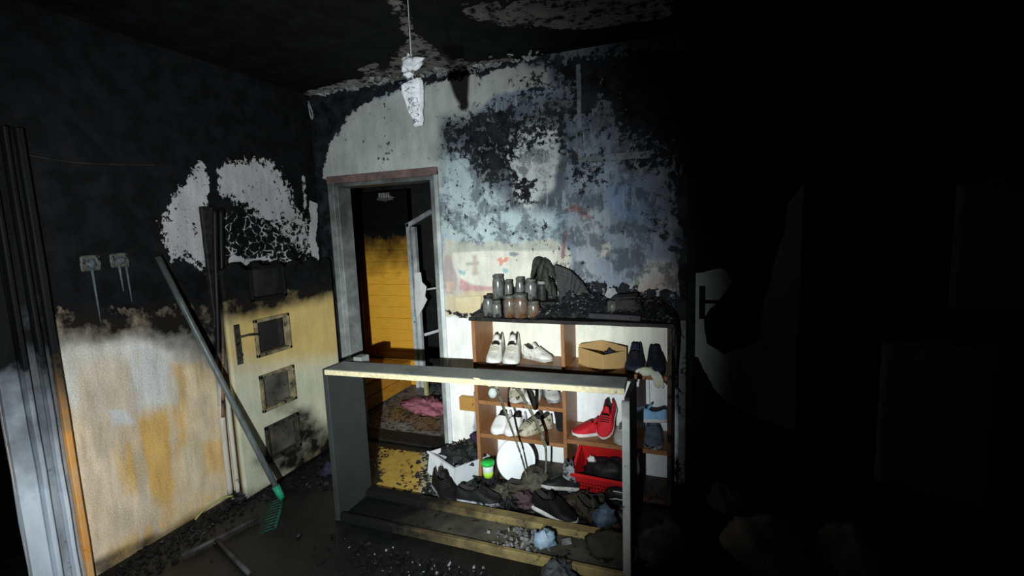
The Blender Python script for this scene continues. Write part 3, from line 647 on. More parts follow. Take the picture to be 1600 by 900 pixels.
# ------------------------------------------------------------------ jars on the shelf top
tag(box('charred_box', 1.56, 2.0, -.17, -.02, ST+.002, ST+.085, m_charw, None, .004, rough=.006), 'flat charred box behind the jars on the shelf top', 'box')
def jar(px, py, w, h, zb, y, label, mb=m_glass, ml=m_lid, lidh=.018):
    c = W(px, py, 1, y); k = (c[1]-CAM[1])/FPX*1.03; r = w*k/2*1.05; hh = h*k*1.08
    j = thing('glass_jar', label, 'jar', (c[0], y, zb), group='sooty jars on the shelf top')
    lathe('body', [(0, 0), (r*.9, 0), (r, .006), (r, hh*.68), (r*.92, hh*.78), (r*.82, hh-lidh), (0, hh-lidh)], mb, j)
    lathe('lid', [(0, hh-lidh), (r*.9, hh-lidh), (r*.92, hh-.004), (r*.86, hh), (0, hh)], ml, j)
for a_ in ((764, 494, 17, 32, ST+.003, -.25, 'narrow grey jar with black screw cap, outermost on the shelf top', m_glass, m_cable),
           (777, 495, 15, 26, ST+.003, -.285, 'small rounded sooty jar beside the black-capped jar'),
           (797, 496, 19, 33, ST+.003, -.27, 'amber-tinted jar between the rounded jar and the widest jar', m_glassa),
           (814, 496, 23, 36, ST+.003, -.27, 'widest amber-tinted jar in the front row on the shelf', m_glassa, m_lid, .024),
           (834, 495, 19, 25, ST+.003, -.26, 'short amber-tinted jar next to the burnt debris', m_glassa),
           (779, 466, 18, 38, ST+.09, -.12, 'tall sooty jar with metal lid in the raised back row'),
           (795, 464, 13, 30, ST+.09, -.12, 'thin dark jar beside the tall jar in the back row'),
           (813, 461, 14, 34, ST+.09, -.12, 'slim bluish sooty jar in the middle of the back row'),
           (830, 467, 19, 32, ST+.09, -.13, 'broad dark jar with flared lid in the back row'),
           (847, 464, 14, 28, ST+.09, -.11, 'dark jar with crusted white top ending the back row', m_cable, m_ash)):
    jar(*a_)
# scorched plant over the back row
pl = thing('burnt_plant', 'withered dark plant with curled leaves behind the jars', 'plant', (1.86, -.09, ST+.09))
m_leaf = mat('withered_leaf', (.045, .05, .038), (.02, .022, .018), 14, .6, .6, soot=.2)
tube('stem', [(0, 0, 0), (.01, 0, .08), (.0, 0, .2)], .008, m_leaf, pl)
for k in range(18):
    an = k*2.4; ln = R.uniform(.09, .14); el = R.uniform(-.3, 1.1); b0 = Vector((0, 0, .12+.008*k)); dr = Vector((math.cos(an), math.sin(an)*.45, 0)); v = []; f = []
    for i in range(6):
        t = i/5; w_ = .042*math.sin(math.pi*(t*.85+.1)); c = b0+dr*ln*t*.8+Vector((0, 0, .05*el*t+.05*t-.15*t*t))
        sd = (Vector((-dr.y, dr.x, 0))*.7+Vector((.35*math.cos(k*1.7), 0, .55))).normalized()
        v += [c-sd*w_+Vector((0, 0, -.012*(i % 2))), c+Vector((0, 0, .012)), c+sd*w_]
    for i in range(5): f += [(i*3, i*3+1, i*3+4, i*3+3), (i*3+1, i*3+2, i*3+5, i*3+4)]
    lf = mesh('leaf', v, f, m_leaf, pl, True); lf.modifiers.new('thickness', 'SOLIDIFY').thickness = .0015
# burnt fan
m_heap2 = mat('burnt_black_web', (.004, .0045, .005), (.010, .012, .015), 24, .5, .8)
fn = thing('burnt_fan', 'black burnt fan-shaped frame standing in the shelf-top debris', 'fan', (2.03, -.14, ST+.02))
v = [(-.04, 0, 0), (-.06, 0, .14), (-.08, 0, .30), (.02, .01, .26), (.09, .015, .19), (.14, .02, .11), (.15, .02, 0)]
o = mesh('web', v+[(x, y+.02, z) for x, y, z in v], [tuple(range(7)), tuple(range(13, 6, -1))]+[(k, k+7, (k+1) % 7+7, (k+1) % 7) for k in range(7)], m_heap2, fn)
for k in range(9):
    t = k/8; b0 = Vector((-.075+.22*t, .01, .295-.19*t*t)); dr = Vector((.25+.5*t, 0, 1-.5*t)).normalized()
    tube('rib', [Vector((.0, .01, .01)), b0, b0+dr*R.uniform(.012, .03)], [.004, .003, .002], m_cable, fn, 5)
# debris heap
hx = [1.80, 1.87, 1.95, 2.05, 2.15, 2.25, 2.36, 2.46, 2.55, 2.63, 2.68]; hz_ = [.0, .05, .07, .11, .12, .10, .09, .09, .075, .055, .0]
def heap_h(x, y):
    e = max(0., min(1, (y+.31)/.10))*max(0., min(1, (-.005-y)/.03))
    return np.interp(x, hx, hz_)*e**.7*(.75+.9*abs(mnoise.noise(Vector((x*14, y*14, 3)))))
v = []; f = []; nx, ny = 80, 28
for j in range(ny):
    for i in range(nx):
        x, y = 1.80+.88*i/(nx-1), -.305+.295*j/(ny-1); v.append((x, y, ST+.002+heap_h(x, y)+.012*abs(mnoise.noise(Vector((x*45, y*45, 1))))))
for j in range(ny-1):
    for i in range(nx-1): f.append((j*nx+i, j*nx+i+1, (j+1)*nx+i+1, (j+1)*nx+i))
m_heap = mat('burnt_heap_crust', (.004, .0045, .005), (.011, .0125, .014), 34, .45, 1.0, spec=.45)
hp = thing('burnt_debris_heap', 'heap of black burnt remains covering the shelf top', 'debris', (0, 0, 0)); hp['kind'] = 'stuff'
mesh('ash_crust', v, f, m_heap, hp)
rr = random.Random(5); pts = []
for k in range(700):
    x, y = rr.uniform(1.82, 2.67), rr.uniform(-.3, -.02); pts.append((x, y, ST+.008+heap_h(x, y)))
shards('burnt_bits', pts, m_heap, 6, .004, .015, .35, hp)
shards('pale_bits', [p for p in pts[:70] if p[0] < 2.2], m_ash, 8, .003, .010, .4, hp)
tag(box('flat_case', -.15, .15, -.03, .03, 0, .035, mat('sooty_purple_case', (.022, .02, .024), (.010, .010, .012), 9, .45, .2, soot=.2), None, .004,
        Matrix.Translation((2.345, -.285, ST+.012))@Matrix.Rotation(.03, 4, 'Y')), 'flat sooty case lying at the front of the shelf-top debris', 'case')
tn = thing('burnt_tin', 'square burnt tin with overhanging lid in the shelf-top debris', 'tin', (2.40, -.20, ST+.03))
box('body', -.06, .06, -.045, .045, 0, .095, m_charw, tn, .004); box('lid', -.072, .072, -.055, .055, .095, .112, m_charw, tn, .004, Matrix.Rotation(-.08, 4, 'Y'))
tag(lathe('small_pot', [(0, 0), (.024, 0), (.028, .01), (.027, .06), (.02, .065), (0, .065)], m_lid, None, 16, (2.325, -.25, ST+.05)), 'small sooty pot between the flat case and the burnt tin', 'pot')
tag(sheet('plate_shard', [(2.24, -.06, ST+.10), (2.27, -.06, ST+.16), (2.31, -.058, ST+.16), (2.345, -.06, ST+.10)], m_plaster, .006), 'pale round plate shard sticking out of the shelf-top debris', 'plate')
bl = thing('melted_drape', 'black melted mass hanging over the end of the shelf', 'melted plastic', (2.665, -.15, ST)); 
crumple('mass', (-.0, -.02, -.10), (.032, .14, .11), m_cable, bl, 9, .5, 3, 24, False)
for k in range(5): tube('drip', [(.012, -.13+k*.055, -.06), (.016, -.13+k*.055, -.2), (.012, -.125+k*.055, -.3-.06*(k % 3))], [.012, .008, .003], m_cable, bl, 6)

# ------------------------------------------------------------------ shoes
def shoe(label, loc, rot, up, sole=m_rubber, lace=None, L=.27, hi=0., name='sneaker', cat='shoe', group=None, tongue=True, accent=None, toe=None, open_=.46):
    s = thing(name, label, cat, loc, tuple(math.radians(q) for q in rot), group)
    ts = [0, .03, .08, .16, .26, .36, .46, .52, .6, .7, .8, .88, .94, .98, 1.]
    ws = [.3, .56, .7, .77, .78, .79, .84, .88, .94, 1., .95, .82, .62, .38, .12]
    hs = [.075, .085, .088, .078, .070, .072, .088, .086, .076, .062, .051, .046, .04, .032, .024]
    if hi: hs = [h+hi*max(0, 1-t/.62) for h, t in zip(hs, ts)]
    k = L/.27; wm = .053*k; zs = .016; v = []; n = 13
    for t, w, h in zip(ts, ws, hs):
        w *= wm; h *= k; op = 1 if t < open_ else (0 if t > open_+.05 else .5); x = (t-.5)*L
        half = [(1.0, zs), (1.06, zs+.35*(h-zs)), (.95, zs+.72*(h-zs)), (.80, h*.97), (.66 if op else .55, h if op else h*1.02)]
        inner = [(.5*op+.3*(1-op), (h*.55)*op+h*1.05*(1-op)), (0, .028*op+h*1.06*(1-op))]
        row = [(a, z) for a, z in half+inner]
        full = [(-a, z) for a, z in row]+[(a, z) for a, z in row[-2::-1]]
        v += [(x, a*w, z) for a, z in full]
    fo = []; fi = []; ft = []
    for i in range(len(ts)-1):
        for j in range(n-1):
            q = (i*n+j, i*n+j+1, (i+1)*n+j+1, (i+1)*n+j)
            inn = ts[i+1] <= open_+.06 and 4 <= j <= 7
            (fi if inn else (ft if toe and ts[i] >= .7 else fo)).append(q)
    fo += [tuple(range(n-1, -1, -1)), tuple((len(ts)-1)*n+j for j in range(n))]
    def sub(nm, fs, mt_):
        ids = sorted({q for f_ in fs for q in f_}); ix = {q: k_ for k_, q in enumerate(ids)}
        return mesh(nm, [v[q] for q in ids], [tuple(ix[q] for q in f_) for f_ in fs], mt_, s, True)
    upo = sub('upper', fo, up); sub('lining', fi, m_lining)
    if ft: sub('toe_cap', ft, toe)
    sv = []; sf = []; nb = len(ts)
    for (z, g) in ((0, .97), (.010, 1.08), (.024*k, 1.08)):
        for sgn in (1, -1):
            for t, w in (list(zip(ts, ws)) if sgn == 1 else list(zip(ts, ws))[::-1]):
                sv.append(((t-.5)*L*1.02, sgn*w*wm*g, z+(.006 if t > .9 and z == 0 else 0)))
    m_ = 2*nb
    for q in range(2):
        for i in range(m_): sf.append((q*m_+i, (q+1)*m_+i, (q+1)*m_+(i+1) % m_, q*m_+(i+1) % m_))
    sf += [tuple(range(m_)), tuple(range(3*m_-1, 2*m_-1, -1))]
    mesh('sole', sv, sf, sole, s)
    if tongue:
        bz = .086*k+hi*.6
        tv = []; 
        for i in range(5):
            t = i/4; xx = (.52-.5)*L-.03*k*t-.01; zz = bz-.004+.035*k*t
            tv += [(xx, -.024*k*(1-.2*t*t), zz-.006), (xx-.003, 0, zz), (xx, .024*k*(1-.2*t*t), zz-.006)]
        tf = [q for i in range(4) for q in ((i*3, i*3+1, i*3+4, i*3+3), (i*3+1, i*3+2, i*3+5, i*3+4))]
        to = mesh('tongue', tv, tf, accent or up, s, True); to.modifiers.new('thickness', 'SOLIDIFY').thickness = .005
    if lace:
        for i in range(4):
            t = .53+i*.045; x = (t-.5)*L; h = np.interp(t, ts, hs)*k*1.03; w = np.interp(t, ts, ws)*wm
            tube('lace', [(x, -.6*w, h*.97), (x+.004, -.25*w, h*1.05+.003), (x+.004, .25*w, h*1.05+.003), (x, .6*w, h*.97)], .0035*k, lace, upo, 5)
    if accent:
        for sgn in (-1, 1):
            tube('side_stripe', [((.30-.5)*L, sgn*.80*wm, .055*k), ((.45-.5)*L, sgn*.93*wm, .045*k), ((.62-.5)*L, sgn*1.0*wm, .03*k)], .006*k, accent, upo, 6, .6)
    return s
Z1, Z2, Z3, ZR = .779, .531, .302, .335
shoe('white sneaker nearest the side panel on the top shelf', (1.543, -.175, Z1), (0, 0, -80), m_shoew, m_rubber, m_shoebeige, .26, .085)
shoe('white sneaker with raised tongue, middle one on the top shelf', (1.660, -.175, Z1), (0, 0, -78), m_shoew, m_rubber, m_shoebeige, .27, .085)
shoe('white sneaker turned heel outward on the top shelf', (1.815, -.115, Z1), (0, 0, -22), m_shoew, m_shoegrey, m_shoew, .23, .02)
shoe('worn white sneaker with grey toe under the carcass rail', (1.685, -.17, Z2), (0, 0, -78), m_shoew, m_shoegrey, m_black_s, .27, 0, accent=m_slate, toe=m_shoebeige)
shoe('worn white sneaker beside the grey-toed one under the rail', (1.80, -.17, Z2), (0, 0, -86), m_shoew, m_shoegrey, m_black_s, .27, 0, accent=m_slate)
shoe('mottled grey sneaker at the back of the middle shelf', (1.90, -.13, Z2), (0, 0, -60), m_shoegrey, m_dsole, m_black_s, .24)
shoe('clean white slip-on with black insert, by the side panel', (1.562, -.17, Z3), (0, 0, -88), m_shoewc, m_rubber, None, .26, 0, accent=m_black_s)
shoe('clean white slip-on with black insert, second from side panel', (1.662, -.17, Z3), (0, 0, -92), m_shoewc, m_rubber, None, .26, 0, accent=m_black_s)
shoe('dirty beige sneaker turned sideways on the lower shelf', (1.79, -.16, Z3), (0, 0, -128), m_shoebeige, m_shoebeige, m_black_s, .27, .01, accent=m_black_s)
shoe('black slipper standing on its heel against the divider', (1.965, -.15, Z3+.115), (0, -82, -90), m_black_s, m_black_s, None, .22, -.02, name='slipper', tongue=False)
shoe('red canvas shoe with white sole lying turned aside', (2.178, -.175, ZR), (0, 0, 205), m_red, m_rubber, None, .25, 0, name='canvas_shoe')
shoe('red canvas shoe with white toe cap pointing outward', (2.275, -.16, ZR+.075), (0, 30, -96), m_red, m_rubber, m_black_s, .25, .02, name='canvas_shoe')
shoe('grey-white sneaker beside the red canvas shoes', (2.385, -.165, ZR), (0, 0, -96), m_shoegrey, m_shoegrey, m_black_s, .27, 0, accent=m_black_s)
shoe('dark grey shoe at the charred end of the shelf', (2.55, -.17, ZR), (0, 0, -85), m_slate, m_dsole, None, .27, .02, name='shoe')
shoe('light blue shoe resting on the dark grey shoe', (2.505, -.17, ZR+.125), (0, 0, -172), m_blue, m_rubber, None, .25, .0, name='shoe')
shoe('navy shoe on the top shelf, nearer the paperboard box', (2.445, -.16, Z1), (0, 0, -88), m_navy, m_black_s, m_black_s, .27, .05, name='shoe')
shoe('navy shoe on the top shelf by the charred side', (2.562, -.16, Z1), (0, 0, -84), m_navy, m_black_s, m_black_s, .27, .04, name='shoe')
# glove
gl = thing('work_glove', 'yellow-white work glove draped over the shelf edge', 'glove', (2.545, -.30, Z1+.01))
m_glove = mat('stained_glove', (.62, .60, .42), (.52, .55, .50), 14, .8, .3)
crumple('palm', (-.02, -.02, .02), (.05, .035, .028), m_glove, gl, 12, .3, 2, 20, False)
for k in range(4): tube('finger', smooth_path([(-.005+.014*k, -.035, .025), (.022+.013*k, -.055, .0), (.035+.012*k, -.058, -.05-.008*(k % 2))], 4), [.0095]*8+[.006], m_glove, gl, 8)
tube('thumb', smooth_path([(-.03, -.03, .03), (-.06, -.04, .03), (-.075, -.05, .02)], 3), [.010]*6+[.006], m_glove, gl, 8)
# paperboard box
pb = thing('paperboard_box', 'open brown paperboard box on the top shelf', 'box', (2.245, -.155, Z1), (0, 0, math.radians(-40)))
bw, bd, bh = .115, .095, .125
box('wall', -bw, bw, -bd, -bd+.006, .005, bh*.86, m_tan, pb, .001); box('wall', -bw, bw, bd-.006, bd, .005, bh, m_tan, pb, .001)
box('wall', -bw, -bw+.006, -bd+.006, bd-.006, .005, bh, m_tan, pb, .001); box('wall', bw-.006, bw, -bd+.006, bd-.006, .005, bh*.82, m_tan, pb, .001)
box('base', -bw, bw, -bd, bd, 0, .005, m_tan, pb, 0)
tag(crumple('burnt_rag', (2.30, -.13, Z1+.007), (.045, .035, .062), m_navy, None, 31, .6, 2.5, 20), 'dark burnt rag stuffed in the paperboard box', 'rag')
bb = thing('light_bulb', 'round grey light bulb on the middle shelf', 'bulb', (1.535, -.24, Z2+.034))
lathe('glass', [(0, -.032), (.022, -.026), (.032, 0), (.026, .02), (.014, .036), (0, .04)], m_clear, bb); lathe('base', [(0, .034), (.013, .034), (.013, .055), (0, .06)], m_metal, bb, 12)
# lower cells
dsc = thing('bucket_lid', 'round white plastic lid leaning in the bottom of the shelf', 'lid', (1.70, -.285, .145), (math.radians(66), 0, math.radians(-3)))
dso = lathe('disc', [(0, .0), (.125, .0), (.135, .004), (.135, .012), (.125, .016), (.118, .010), (0, .010)], m_disc, dsc, 40)
lathe('centre_ring', [(.030, .010), (.034, .0125), (.038, .010)], m_disc, dso, 28)
cu = thing('plastic_cup', 'clear plastic cup with bright green lid and lime contents', 'cup', (1.535, -.37, .05))
cbo = lathe('cup', [(0, 0), (.03, 0), (.036, .085), (0, .085)], m_clear, cu); lathe('contents', [(0, .001), (.031, .001), (.0335, .036), (0, .036)], m_lime, cbo)
lathe('lid', [(0, .085), (.043, .083), (.044, .10), (.04, .106), (0, .106)], m_lidg, cu)
bk = thing('shopping_basket', 'red plastic basket with slotted side in the bottom shelf cell', 'basket', (2.285, -.22, .068), (math.radians(30), 0, math.radians(-4)))
def slotted(bm, x0, x1, z0, z1, y0, y1, nx_, nz_):
    dx = (x1-x0)/nx_; dz = (z1-z0)/nz_
    for i in range(nx_+1): bm_box(bm, x0+i*dx-.004, x0+i*dx+.004, y0, y1, z0, z1)
    for j in range(nz_+1): bm_box(bm, x0, x1, y0+.001, y1-.001, z0+j*dz-.004, z0+j*dz+.004)
bm = bmesh.new(); slotted(bm, -.17, .17, .0, .115, -.11, -.104, 18, 3); bm_box(bm, -.17, .17, -.112, -.102, .105, .175); bm_box(bm, -.17, .17, -.112, -.102, 0, .014); from_bm('slotted_wall', bm, m_redp, bk)
for (x0, x1, y0, y1) in ((-.176, -.168, -.112, .112), (.168, .176, -.112, .112), (-.17, .17, .104, .112)): box('wall', x0, x1, y0, y1, 0, .17, m_redp, bk, .002)
box('base', -.17, .17, -.11, .11, -.004, .0, m_redp, bk, 0)
bm = bmesh.new()
for (x0, x1, y0, y1) in ((-.185, .185, -.122, -.104), (-.185, .185, .104, .122), (-.185, -.168, -.12, .12), (.168, .185, -.12, .12)): bm_box(bm, x0, x1, y0, y1, .165, .18)
from_bm('rim', bm, m_redp, bk)
tag(crumple('black_cloth', (2.29, -.235, .10), (.145, .08, .09), m_black_s, None, 14, .35, 2, 30), 'bundle of black cloth lying in the red basket', 'cloth')
tag(crumple('white_rag', (2.19, -.25, .19), (.025, .018, .025), m_rubber, None, 15, .6, 2, 16), 'small white rag in the red basket', 'rag')
shoe('slate blue felt slipper propped on end beside the basket', (2.075, -.38, .12), (0, 74, 100), m_slate, m_dsole, None, .22, -.01, name='slipper', tongue=False)
tg = thing('striped_sock', 'black sock with white stripes below the red basket', 'sock', (2.365, -.385, .07))
tube('foot', smooth_path([(-.06, 0, 0), (0, -.005, .02), (.07, 0, .01)], 5), [.03, .034, .037, .04, .042, .043, .042, .04, .038, .034, .02], m_black_s, tg, 14)
for k in range(4): tube('stripe', [(-.045+.0, -.0325+.002*k, -.012+k*.016), (.0, -.046+.002*k, .005+k*.014), (.055, -.040+.002*k, -.002+k*.014)], .0028, m_rubber, tg, 5)

# ------------------------------------------------------------------ things on the floor between shelf and carcass
shoe('sooty dark sneaker with pale sole by the ochre floor patch', (1.335, -.595, .015), (-6, 0, -38), m_darksh, m_dsole, m_charw, .28, .04)
shoe('sooty dark sneaker with blue-grey sole under the green-lidded cup', (1.575, -.61, .015), (-8, 0, 6), m_darksh, m_dsole, m_charw, .29, .0)
shoe('black shoe with white sole edge behind the carcass rim', (2.04, -.60, .015), (-8, 0, -22), m_darksh, m_rubber, None, .30, .0, name='shoe')
shoe('brown scorched boot behind the blue bag', (2.29, -.60, .012), (0, 0, -30), m_brownsh, m_darksh, m_brownsh, .29, .02, name='boot')
shoe('brown scorched boot under the red basket', (2.17, -.45, .005), (0, 0, 186), m_brownsh, m_darksh, m_brownsh, .26, .0, name='boot')
shoe('scorched brown sandal lying under the bent straps', (1.83, -.43, .03), (0, 0, 25), m_brownsh, m_cloth, None, .26, -.01, name='sandal', tongue=False)
shoe('pale-rimmed black slipper beside the divider foot', (2.02, -.40, .06), (18, -12, -150), m_black_s, m_shoegrey, None, .24, -.01, name='slipper', tongue=False)
ht = thing('felt_hat', 'round brown felt hat standing on edge before the white lid', 'hat', (1.875, -.42, .10), (math.radians(66), 0, math.radians(12)))
lathe('brim', [(0, .0), (.082, 0), (.092, .012), (.085, .024), (.06, .028), (0, .028)], m_brownsh, ht, 28)
lathe('crown', [(.058, .026), (.05, .045), (.03, .05), (.026, .042), (0, .04)], m_cloth, ht, 24)
tag(crumple('wrinkled_bag', (1.70, -.47, .0), (.12, .085, .04), m_cloth, None, 17, .9, 3.2, 34, rot=.3), 'wrinkled grey-green bag below the white lid', 'bag')
tag(crumple('scorched_rag', (1.99, -.46, .0), (.06, .045, .04), m_brownsh, None, 19, .9, 3, 30), 'scorched brown rag among the shoes behind the carcass', 'rag')
tag(crumple('purple_rag', (1.88, -.53, .0), (.10, .06, .05), mat('purple_grey_cloth', (.10, .06, .07), (.04, .03, .035), 14, .9, .5, soot=.3), None, 23, .9, 3, 26), 'purplish rag between the sandal and the black shoe', 'rag')
tag(crumple('brown_cloth', (2.43, -.50, .0), (.05, .06, .05), m_cloth, None, 25, .9, 3, 30), 'brown-grey cloth heap at the foot of the basket', 'cloth')
# white tray with burnt heap
tp = W(716, 722, 1, -.42)
ty = thing('plastic_tray', 'white plastic tray tipped beside the shelf', 'tray', (1.29, -.30, .09), (math.radians(-6), math.radians(6), math.radians(-24)))
m_tray = mat('white_tray_plastic', (.70, .73, .76), (.58, .62, .66), 8, .4, .1, soot=.12)
bm = bmesh.new(); bm_box(bm, -.13, .13, -.15, .15, .0, .008)
for (x0, x1, y0, y1) in ((-.135, .135, -.155, -.147), (-.135, .135, .147, .155), (-.135, -.127, -.15, .15), (.127, .135, -.15, .15)): bm_box(bm, x0, x1, y0, y1, -.10, .05)
from_bm('tray_body', bm, m_tray, ty)
box('rim', -.145, .145, -.17, -.155, .04, .052, m_tray, ty, .002)
tag(crumple('burnt_clothes', (1.305, -.275, .105), (.12, .115, .07), m_debris, None, 27, .9, 3.4, 36), 'burnt black clothes heaped in the white tray', 'clothes')
tag(crumple('purple_ball', (1.37, -.19, .19), (.045, .04, .045), mat('dark_purple_knit', (.035, .02, .06), (.02, .014, .03), 30, .9, .5), None, 28, .5, 3, 20), 'dark purple knitted ball on the burnt clothes', 'cloth')
wb = thing('wood_block', 'ochre wooden block with curved white handle, on the wall beside the shelf', 'wood block', (0, 0, 0))
box('block', 1.18, 1.40, -.05, -.001, .34, .44, mat('ochre_wood_block', (.42, .23, .06), (.36, .19, .05), 12, .6, .2, soot=.1, grain=(.5, 2, 3)), wb, .003)
tube('handle', smooth_path([(1.30, -.03, .435), (1.31, -.04, .485), (1.35, -.04, .50), (1.385, -.035, .49), (1.395, -.03, .435)]), .010, m_plaster, wb)
tag(sheet('leaf_sticker', [(1.335, -.004, .70), (1.36, -.004, .655), (1.39, -.004, .66), (1.405, -.004, .70), (1.375, -.004, .72)], m_lidg, .002, None, .0), 'green leaf sticker on the white wall by the shelf', 'sticker')
m_wallp = mat('scorched_wallpaper', (.62, .55, .38), (.52, .42, .24), 9, .8, .2)
# cut wallpaper curl by the doorway
tag(sheet('wallpaper_curl', [W(x, y, 1, -.02) for x, y in ((711, 465), (730, 463), (752, 462), (750, 482), (738, 490), (724, 488), (712, 485))], m_wallp, .003, None, .006), 'curled beige sheet of torn wallpaper between doorway and shelf', 'wallpaper')
# straps hanging from the carcass rail
for pts, lb, r_ in (([(775, 603), (788, 640), (800, 672), (812, 705), (822, 740), (828, 775)], 'thin olive strap hanging in front of the white lid', .009),
                    ([(795, 598), (812, 612), (828, 640), (838, 660), (848, 685), (853, 705), (853, 740)], 'broad bent strap with olive middle, hanging from the rail', .014),
                    ([(820, 600), (832, 615), (836, 640)], 'short black strap hanging behind the rail', .010),
                    ([(1008, 590), (1010, 640)], 'thin black cord hanging at the charred end of the shelf', .003)):
    n_ = len(pts); P = [W(x, y, 1, -.78+.36*(i/(n_-1))**.5 if n_ > 2 else -.33) for i, (x, y) in enumerate(pts)]
    tag(tube('strap' if r_ > .004 else 'cord', smooth_path(P, 5), r_, m_strap if n_ > 3 else m_cable, None, 8, .45), lb, 'strap' if r_ > .004 else 'cord')
# packets and rags at the carcass foot
def packet(label, c, size, mt_, seed, rz):
    o = crumple('plastic_packet', (0, 0, 0), size, mt_, None, seed, .5, 2.4, 22); o.location = c; o.rotation_euler = (0, 0, rz); return tag(o, label, 'packet')
packet('crumpled light blue packet on the carcass bottom board', (2.075, -.90, .05), (.055, .045, .06), mat('pale_blue_wrapper', (.42, .56, .68), (.26, .40, .54), 18, .4, .4, soot=.1), 3, .4)
packet('crumpled dark blue bag leaning on the carcass rim', (2.335, -.66, .06), (.06, .04, .075), mat('blue_grey_bag', (.07, .11, .17), (.03, .04, .04), 16, .5, .5, soot=.2), 8, .2)
tag(crumple('fluffy_rag', (2.20, -1.10, 0), (.085, .10, .08), m_greycl, None, 33, .4, 2.4, 30), 'fluffy grey rag on the floor before the carcass', 'rag')
tag(crumple('olive_rag', (2.40, -.80, .022), (.12, .08, .06), mat('dark_olive_cloth', (.06, .055, .035), (.03, .028, .02), 12, .9, .5), None, 34, .45, 2, 28), 'dark olive rag inside the carcass corner', 'rag')
tag(tube('bent_lath', smooth_path([(2.16, -1.03, .01), (2.3, -1.06, .03), (2.42, -1.05, .035), (2.44, -1.03, .02)]), .014, m_chiplow, None, 8, .5), 'bent pale lath on the floor before the carcass', 'lath')
tag(crumple('pale_tarp', (2.68, -.72, 0), (.15, .18, .08), m_tarp, None, 36, .4, 2.2, 34), 'smoked pale tarp beside the carcass upright', 'tarp')
# rubble
rr = random.Random(11)
tag(shards('bottom_rubble', [(rr.gauss(1.93, .07), rr.uniform(-.96, -.80), rr.uniform(.028, .045)) for _ in range(60)], m_ash, 3, .006, .016, .6), 'grey rubble lying on the carcass bottom board', 'rubble', kind='stuff')
tag(shards('floor_rubble', [(rr.gauss(1.6, .35), -1.12-abs(rr.gauss(0, .13)), rr.uniform(.002, .01)) for _ in range(420)], m_soot, 4, .003, .011, .5), 'black crumbs scattered on the floor before the carcass', 'rubble', kind='stuff')
tag(shards('pale_crumbs', [(rr.gauss(1.62, .3), -1.10-abs(rr.gauss(0, .12)), rr.uniform(.003, .012)) for _ in range(40)], m_ash, 5, .002, .008, .5), 'pale crumbs scattered on the floor before the carcass', 'rubble', kind='stuff')
tag(shards('wall_foot_rubble', [(abs(rr.gauss(.08, .10))+.03, rr.uniform(-1.75, -.85), rr.uniform(.002, .010)) for _ in range(700)]+[(rr.uniform(.2, .7), rr.uniform(-.8, -.2), rr.uniform(.005, .03)) for _ in range(260)], m_soot, 9, .003, .012, .4), 'burnt debris along the foot of the peach wall', 'debris', kind='stuff')
tag(shards('patch_flakes', [(rr.uniform(.92, 1.16), rr.uniform(-.66, -.12), .006) for _ in range(60)]+[(rr.uniform(1.16, 1.30), rr.uniform(-.66, -.50), .006) for _ in range(60)], m_debris, 10, .005, .014, .4), 'black flakes lying on the ochre floor patch', 'debris', kind='stuff')
tag(shards('shoe_heap_bits', [(rr.uniform(1.42, 2.45), rr.uniform(-.69, -.33), rr.uniform(.004, .02)) for _ in range(420)], m_debris, 12, .006, .022, .4), 'burnt scraps between the shoes on the floor', 'debris', kind='stuff')
# burnt bars on the floor at the left
fb = thing('burnt_bars', 'three charred metal bars lying joined on the floor by the peach wall', 'bars', (0, 0, 0))
m_bar = mat('dull_bar', (.06, .062, .06), (.025, .026, .025), 14, .5, .4)
tube('bar', [(.30, -1.52, .02), (.36, -1.32, .022), (.40, -1.14, .02)], .012, m_bar, fb, 8); tube('bar', [(.36, -1.37, .02), (.75, -1.50, .015)], .012, m_bar, fb, 8)
tag(tube('sheathed_wire', smooth_path([(.07, -1.28, .03), (.06, -1.20, .055), (.07, -1.10, .06), (.09, -1.05, .05)]), .005, mat('yellow_green_wire', (.42, .46, .14), (.3, .34, .1), 20, .5, .1)), 'yellow-green wire end on the floor by the trunking', 'wire')
jb = thing('junction_box', 'burnt cable junction box at the foot of the trunking', 'junction box', (.09, -1.0, 0))
lathe('ring', [(.03, .0), (.055, 0), (.06, .03), (.05, .045), (.038, .04), (.03, .01)], m_charw, jb, 18)
for k in range(4): crumple('melted_bit', (.05*math.cos(k*1.6), .05*math.sin(k*1.6), .035), (.012, .012, .008), m_ash, jb, k, .5, 2, 12, False)
tag(crumple('blue_cloth', (.42, -.55, 0), (.07, .06, .05), m_navy, None, 41, .7, 2.4, 24), 'dark blue cloth on the floor near the burnt door leaf', 'cloth')

# ------------------------------------------------------------------ hanging lamp remains
hg = thing('hanging_lamp_remains', 'white melted lamp remains hanging on a thin wire from the ceiling', 'lamp', (1.94, -1.67, H))
tube('wire', [(.004, 0, 0), (0, 0, -.3), (.0, .0, -.52), (-.004, 0, -.545)], .0018, m_ash, hg, 6)
crumple('upper_fragment', (.0, 0, -.548), (.032, .016, .022), m_plaster, hg, 2, .7, 2.2, 22, False)
crumple('upper_chip', (-.026, .0, -.565), (.010, .010, .012), m_plaster, hg, 7, .6, 2.5, 14, False)
crumple('upper_chip', (-.016, .0, -.583), (.016, .012, .010), m_plaster, hg, 8, .6, 2.5, 14, False)
hv = [(-.030, -.612), (-.008, -.604), (.026, -.600), (.034, -.612), (.034, -.640), (.030, -.66), (.026, -.685), (.028, -.70), (.026, -.725), (.024, -.742), (.004, -.745), (.0, -.725), (-.012, -.70), (-.026, -.665), (-.03, -.635)]
n_ = len(hv); fr = []
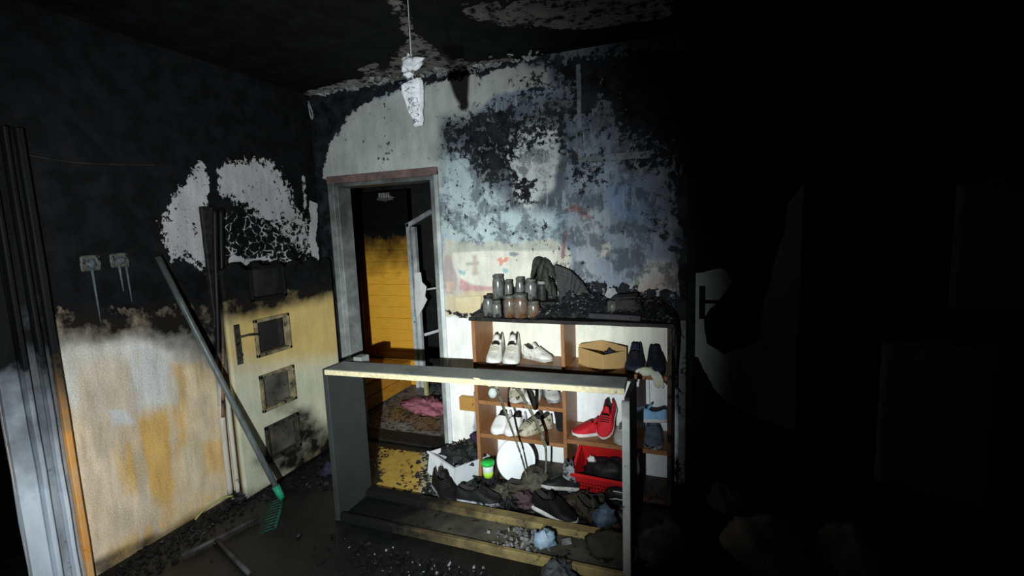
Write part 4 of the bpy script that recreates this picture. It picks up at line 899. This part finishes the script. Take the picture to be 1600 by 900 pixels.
for j, (yy, s_) in enumerate(((-.014, .85), (-.004, 1), (.008, .9))):
    for x, z in hv: fr.append((x*1.2*s_+.002*math.sin(z*300), yy+.004*math.sin(z*180+x*200), -.67+(z+.67)*(.97 if s_ < 1 else 1)))
ff = [(j*n_+k, j*n_+(k+1) % n_, (j+1)*n_+(k+1) % n_, (j+1)*n_+k) for j in range(2) for k in range(n_)]+[tuple(range(n_-1, -1, -1)), tuple(range(2*n_, 3*n_))]
lfo = mesh('lower_fragment', fr, ff, m_plaster, hg)
for k, (x, z, s_) in enumerate(((-.004, -.618, .022), (.006, -.635, .02), (.004, -.665, .017), (.01, -.69, .015), (.012, -.732, .012))):
    crumple('melted_fold', (x, -.014, z), (s_, .006, .009), m_plaster, lfo, 20+k, .7, 3, 16, False)
lathe('ring', [(.004, -.002), (.008, 0), (.009, .003), (.004, .004)], m_plaster, lfo, 14, (.018, -.024, -.715))
tube('hanging_strand', [(-.01, 0, -.575), (.004, 0, -.60)], .002, m_ash, hg, 5)
# ceiling flakes along the wall junction
rr = random.Random(21)
tag(shards('ceiling_flakes', [(rr.uniform(.1, 1.9), -abs(rr.gauss(0, .05))-.01, H-.012) for _ in range(160)], m_ash, 13, .006, .024, .25), 'peeling pale plaster flakes along the top of the back wall', 'plaster', kind='stuff')

# ------------------------------------------------------------------ the dark right side
m_cup = burnt_wall_mat('smoked_cupboard_paint', flake=14, amp=.5, gain=8)
cb = thing('tall_cupboard', 'tall pale cupboard standing in the dark, black with soot above', 'cupboard', (0, 0, 0))
box('body', 3.60, 4.30, -.30, -.02, 0, 2.05, m_frame_dark, cb, .004)
surface('lower_door', 1, -.312, (3.62, 4.06), (.06, 1.16), .03, [('s', [(3.5, -.1), (4.3, -.1), (4.3, .2), (3.5, .35)], 1.1, .15, 1, 1), ('s', [(3.5, 1.0), (4.3, 1.05), (4.3, 1.3), (3.5, 1.3)], .9, .12, 1, 1)], m_cup, (.30, .30, .30), (0, .2, 0), seed=41, dep=.018, parent=cb)
surface('upper_door', 1, -.312, (3.86, 4.28), (1.20, 2.0), .03, [('s', [(3.5, 1.8), (4.4, 1.7), (4.4, 2.3), (3.5, 2.3)], .9, .2, 1, 1)], m_cup, (.24, .24, .25), (.05, .3, 0), seed=42, dep=.018, parent=cb)
for (x, y, s_, lb) in ((3.12, -.62, (.19, .20, .15), 'larger smoked white bundle of bedding on the dark floor'), (3.48, -.52, (.13, .14, .13), 'smaller pale bundle behind the bedding on the dark floor'), (2.95, -.20, (.10, .10, .10), 'grey bundle against the dark closed door')):
    tag(crumple('bedding_bundle', (x, y, 0), s_, m_dimcl, None, int(x*10), .32, 1.8, 34), lb, 'bundle')
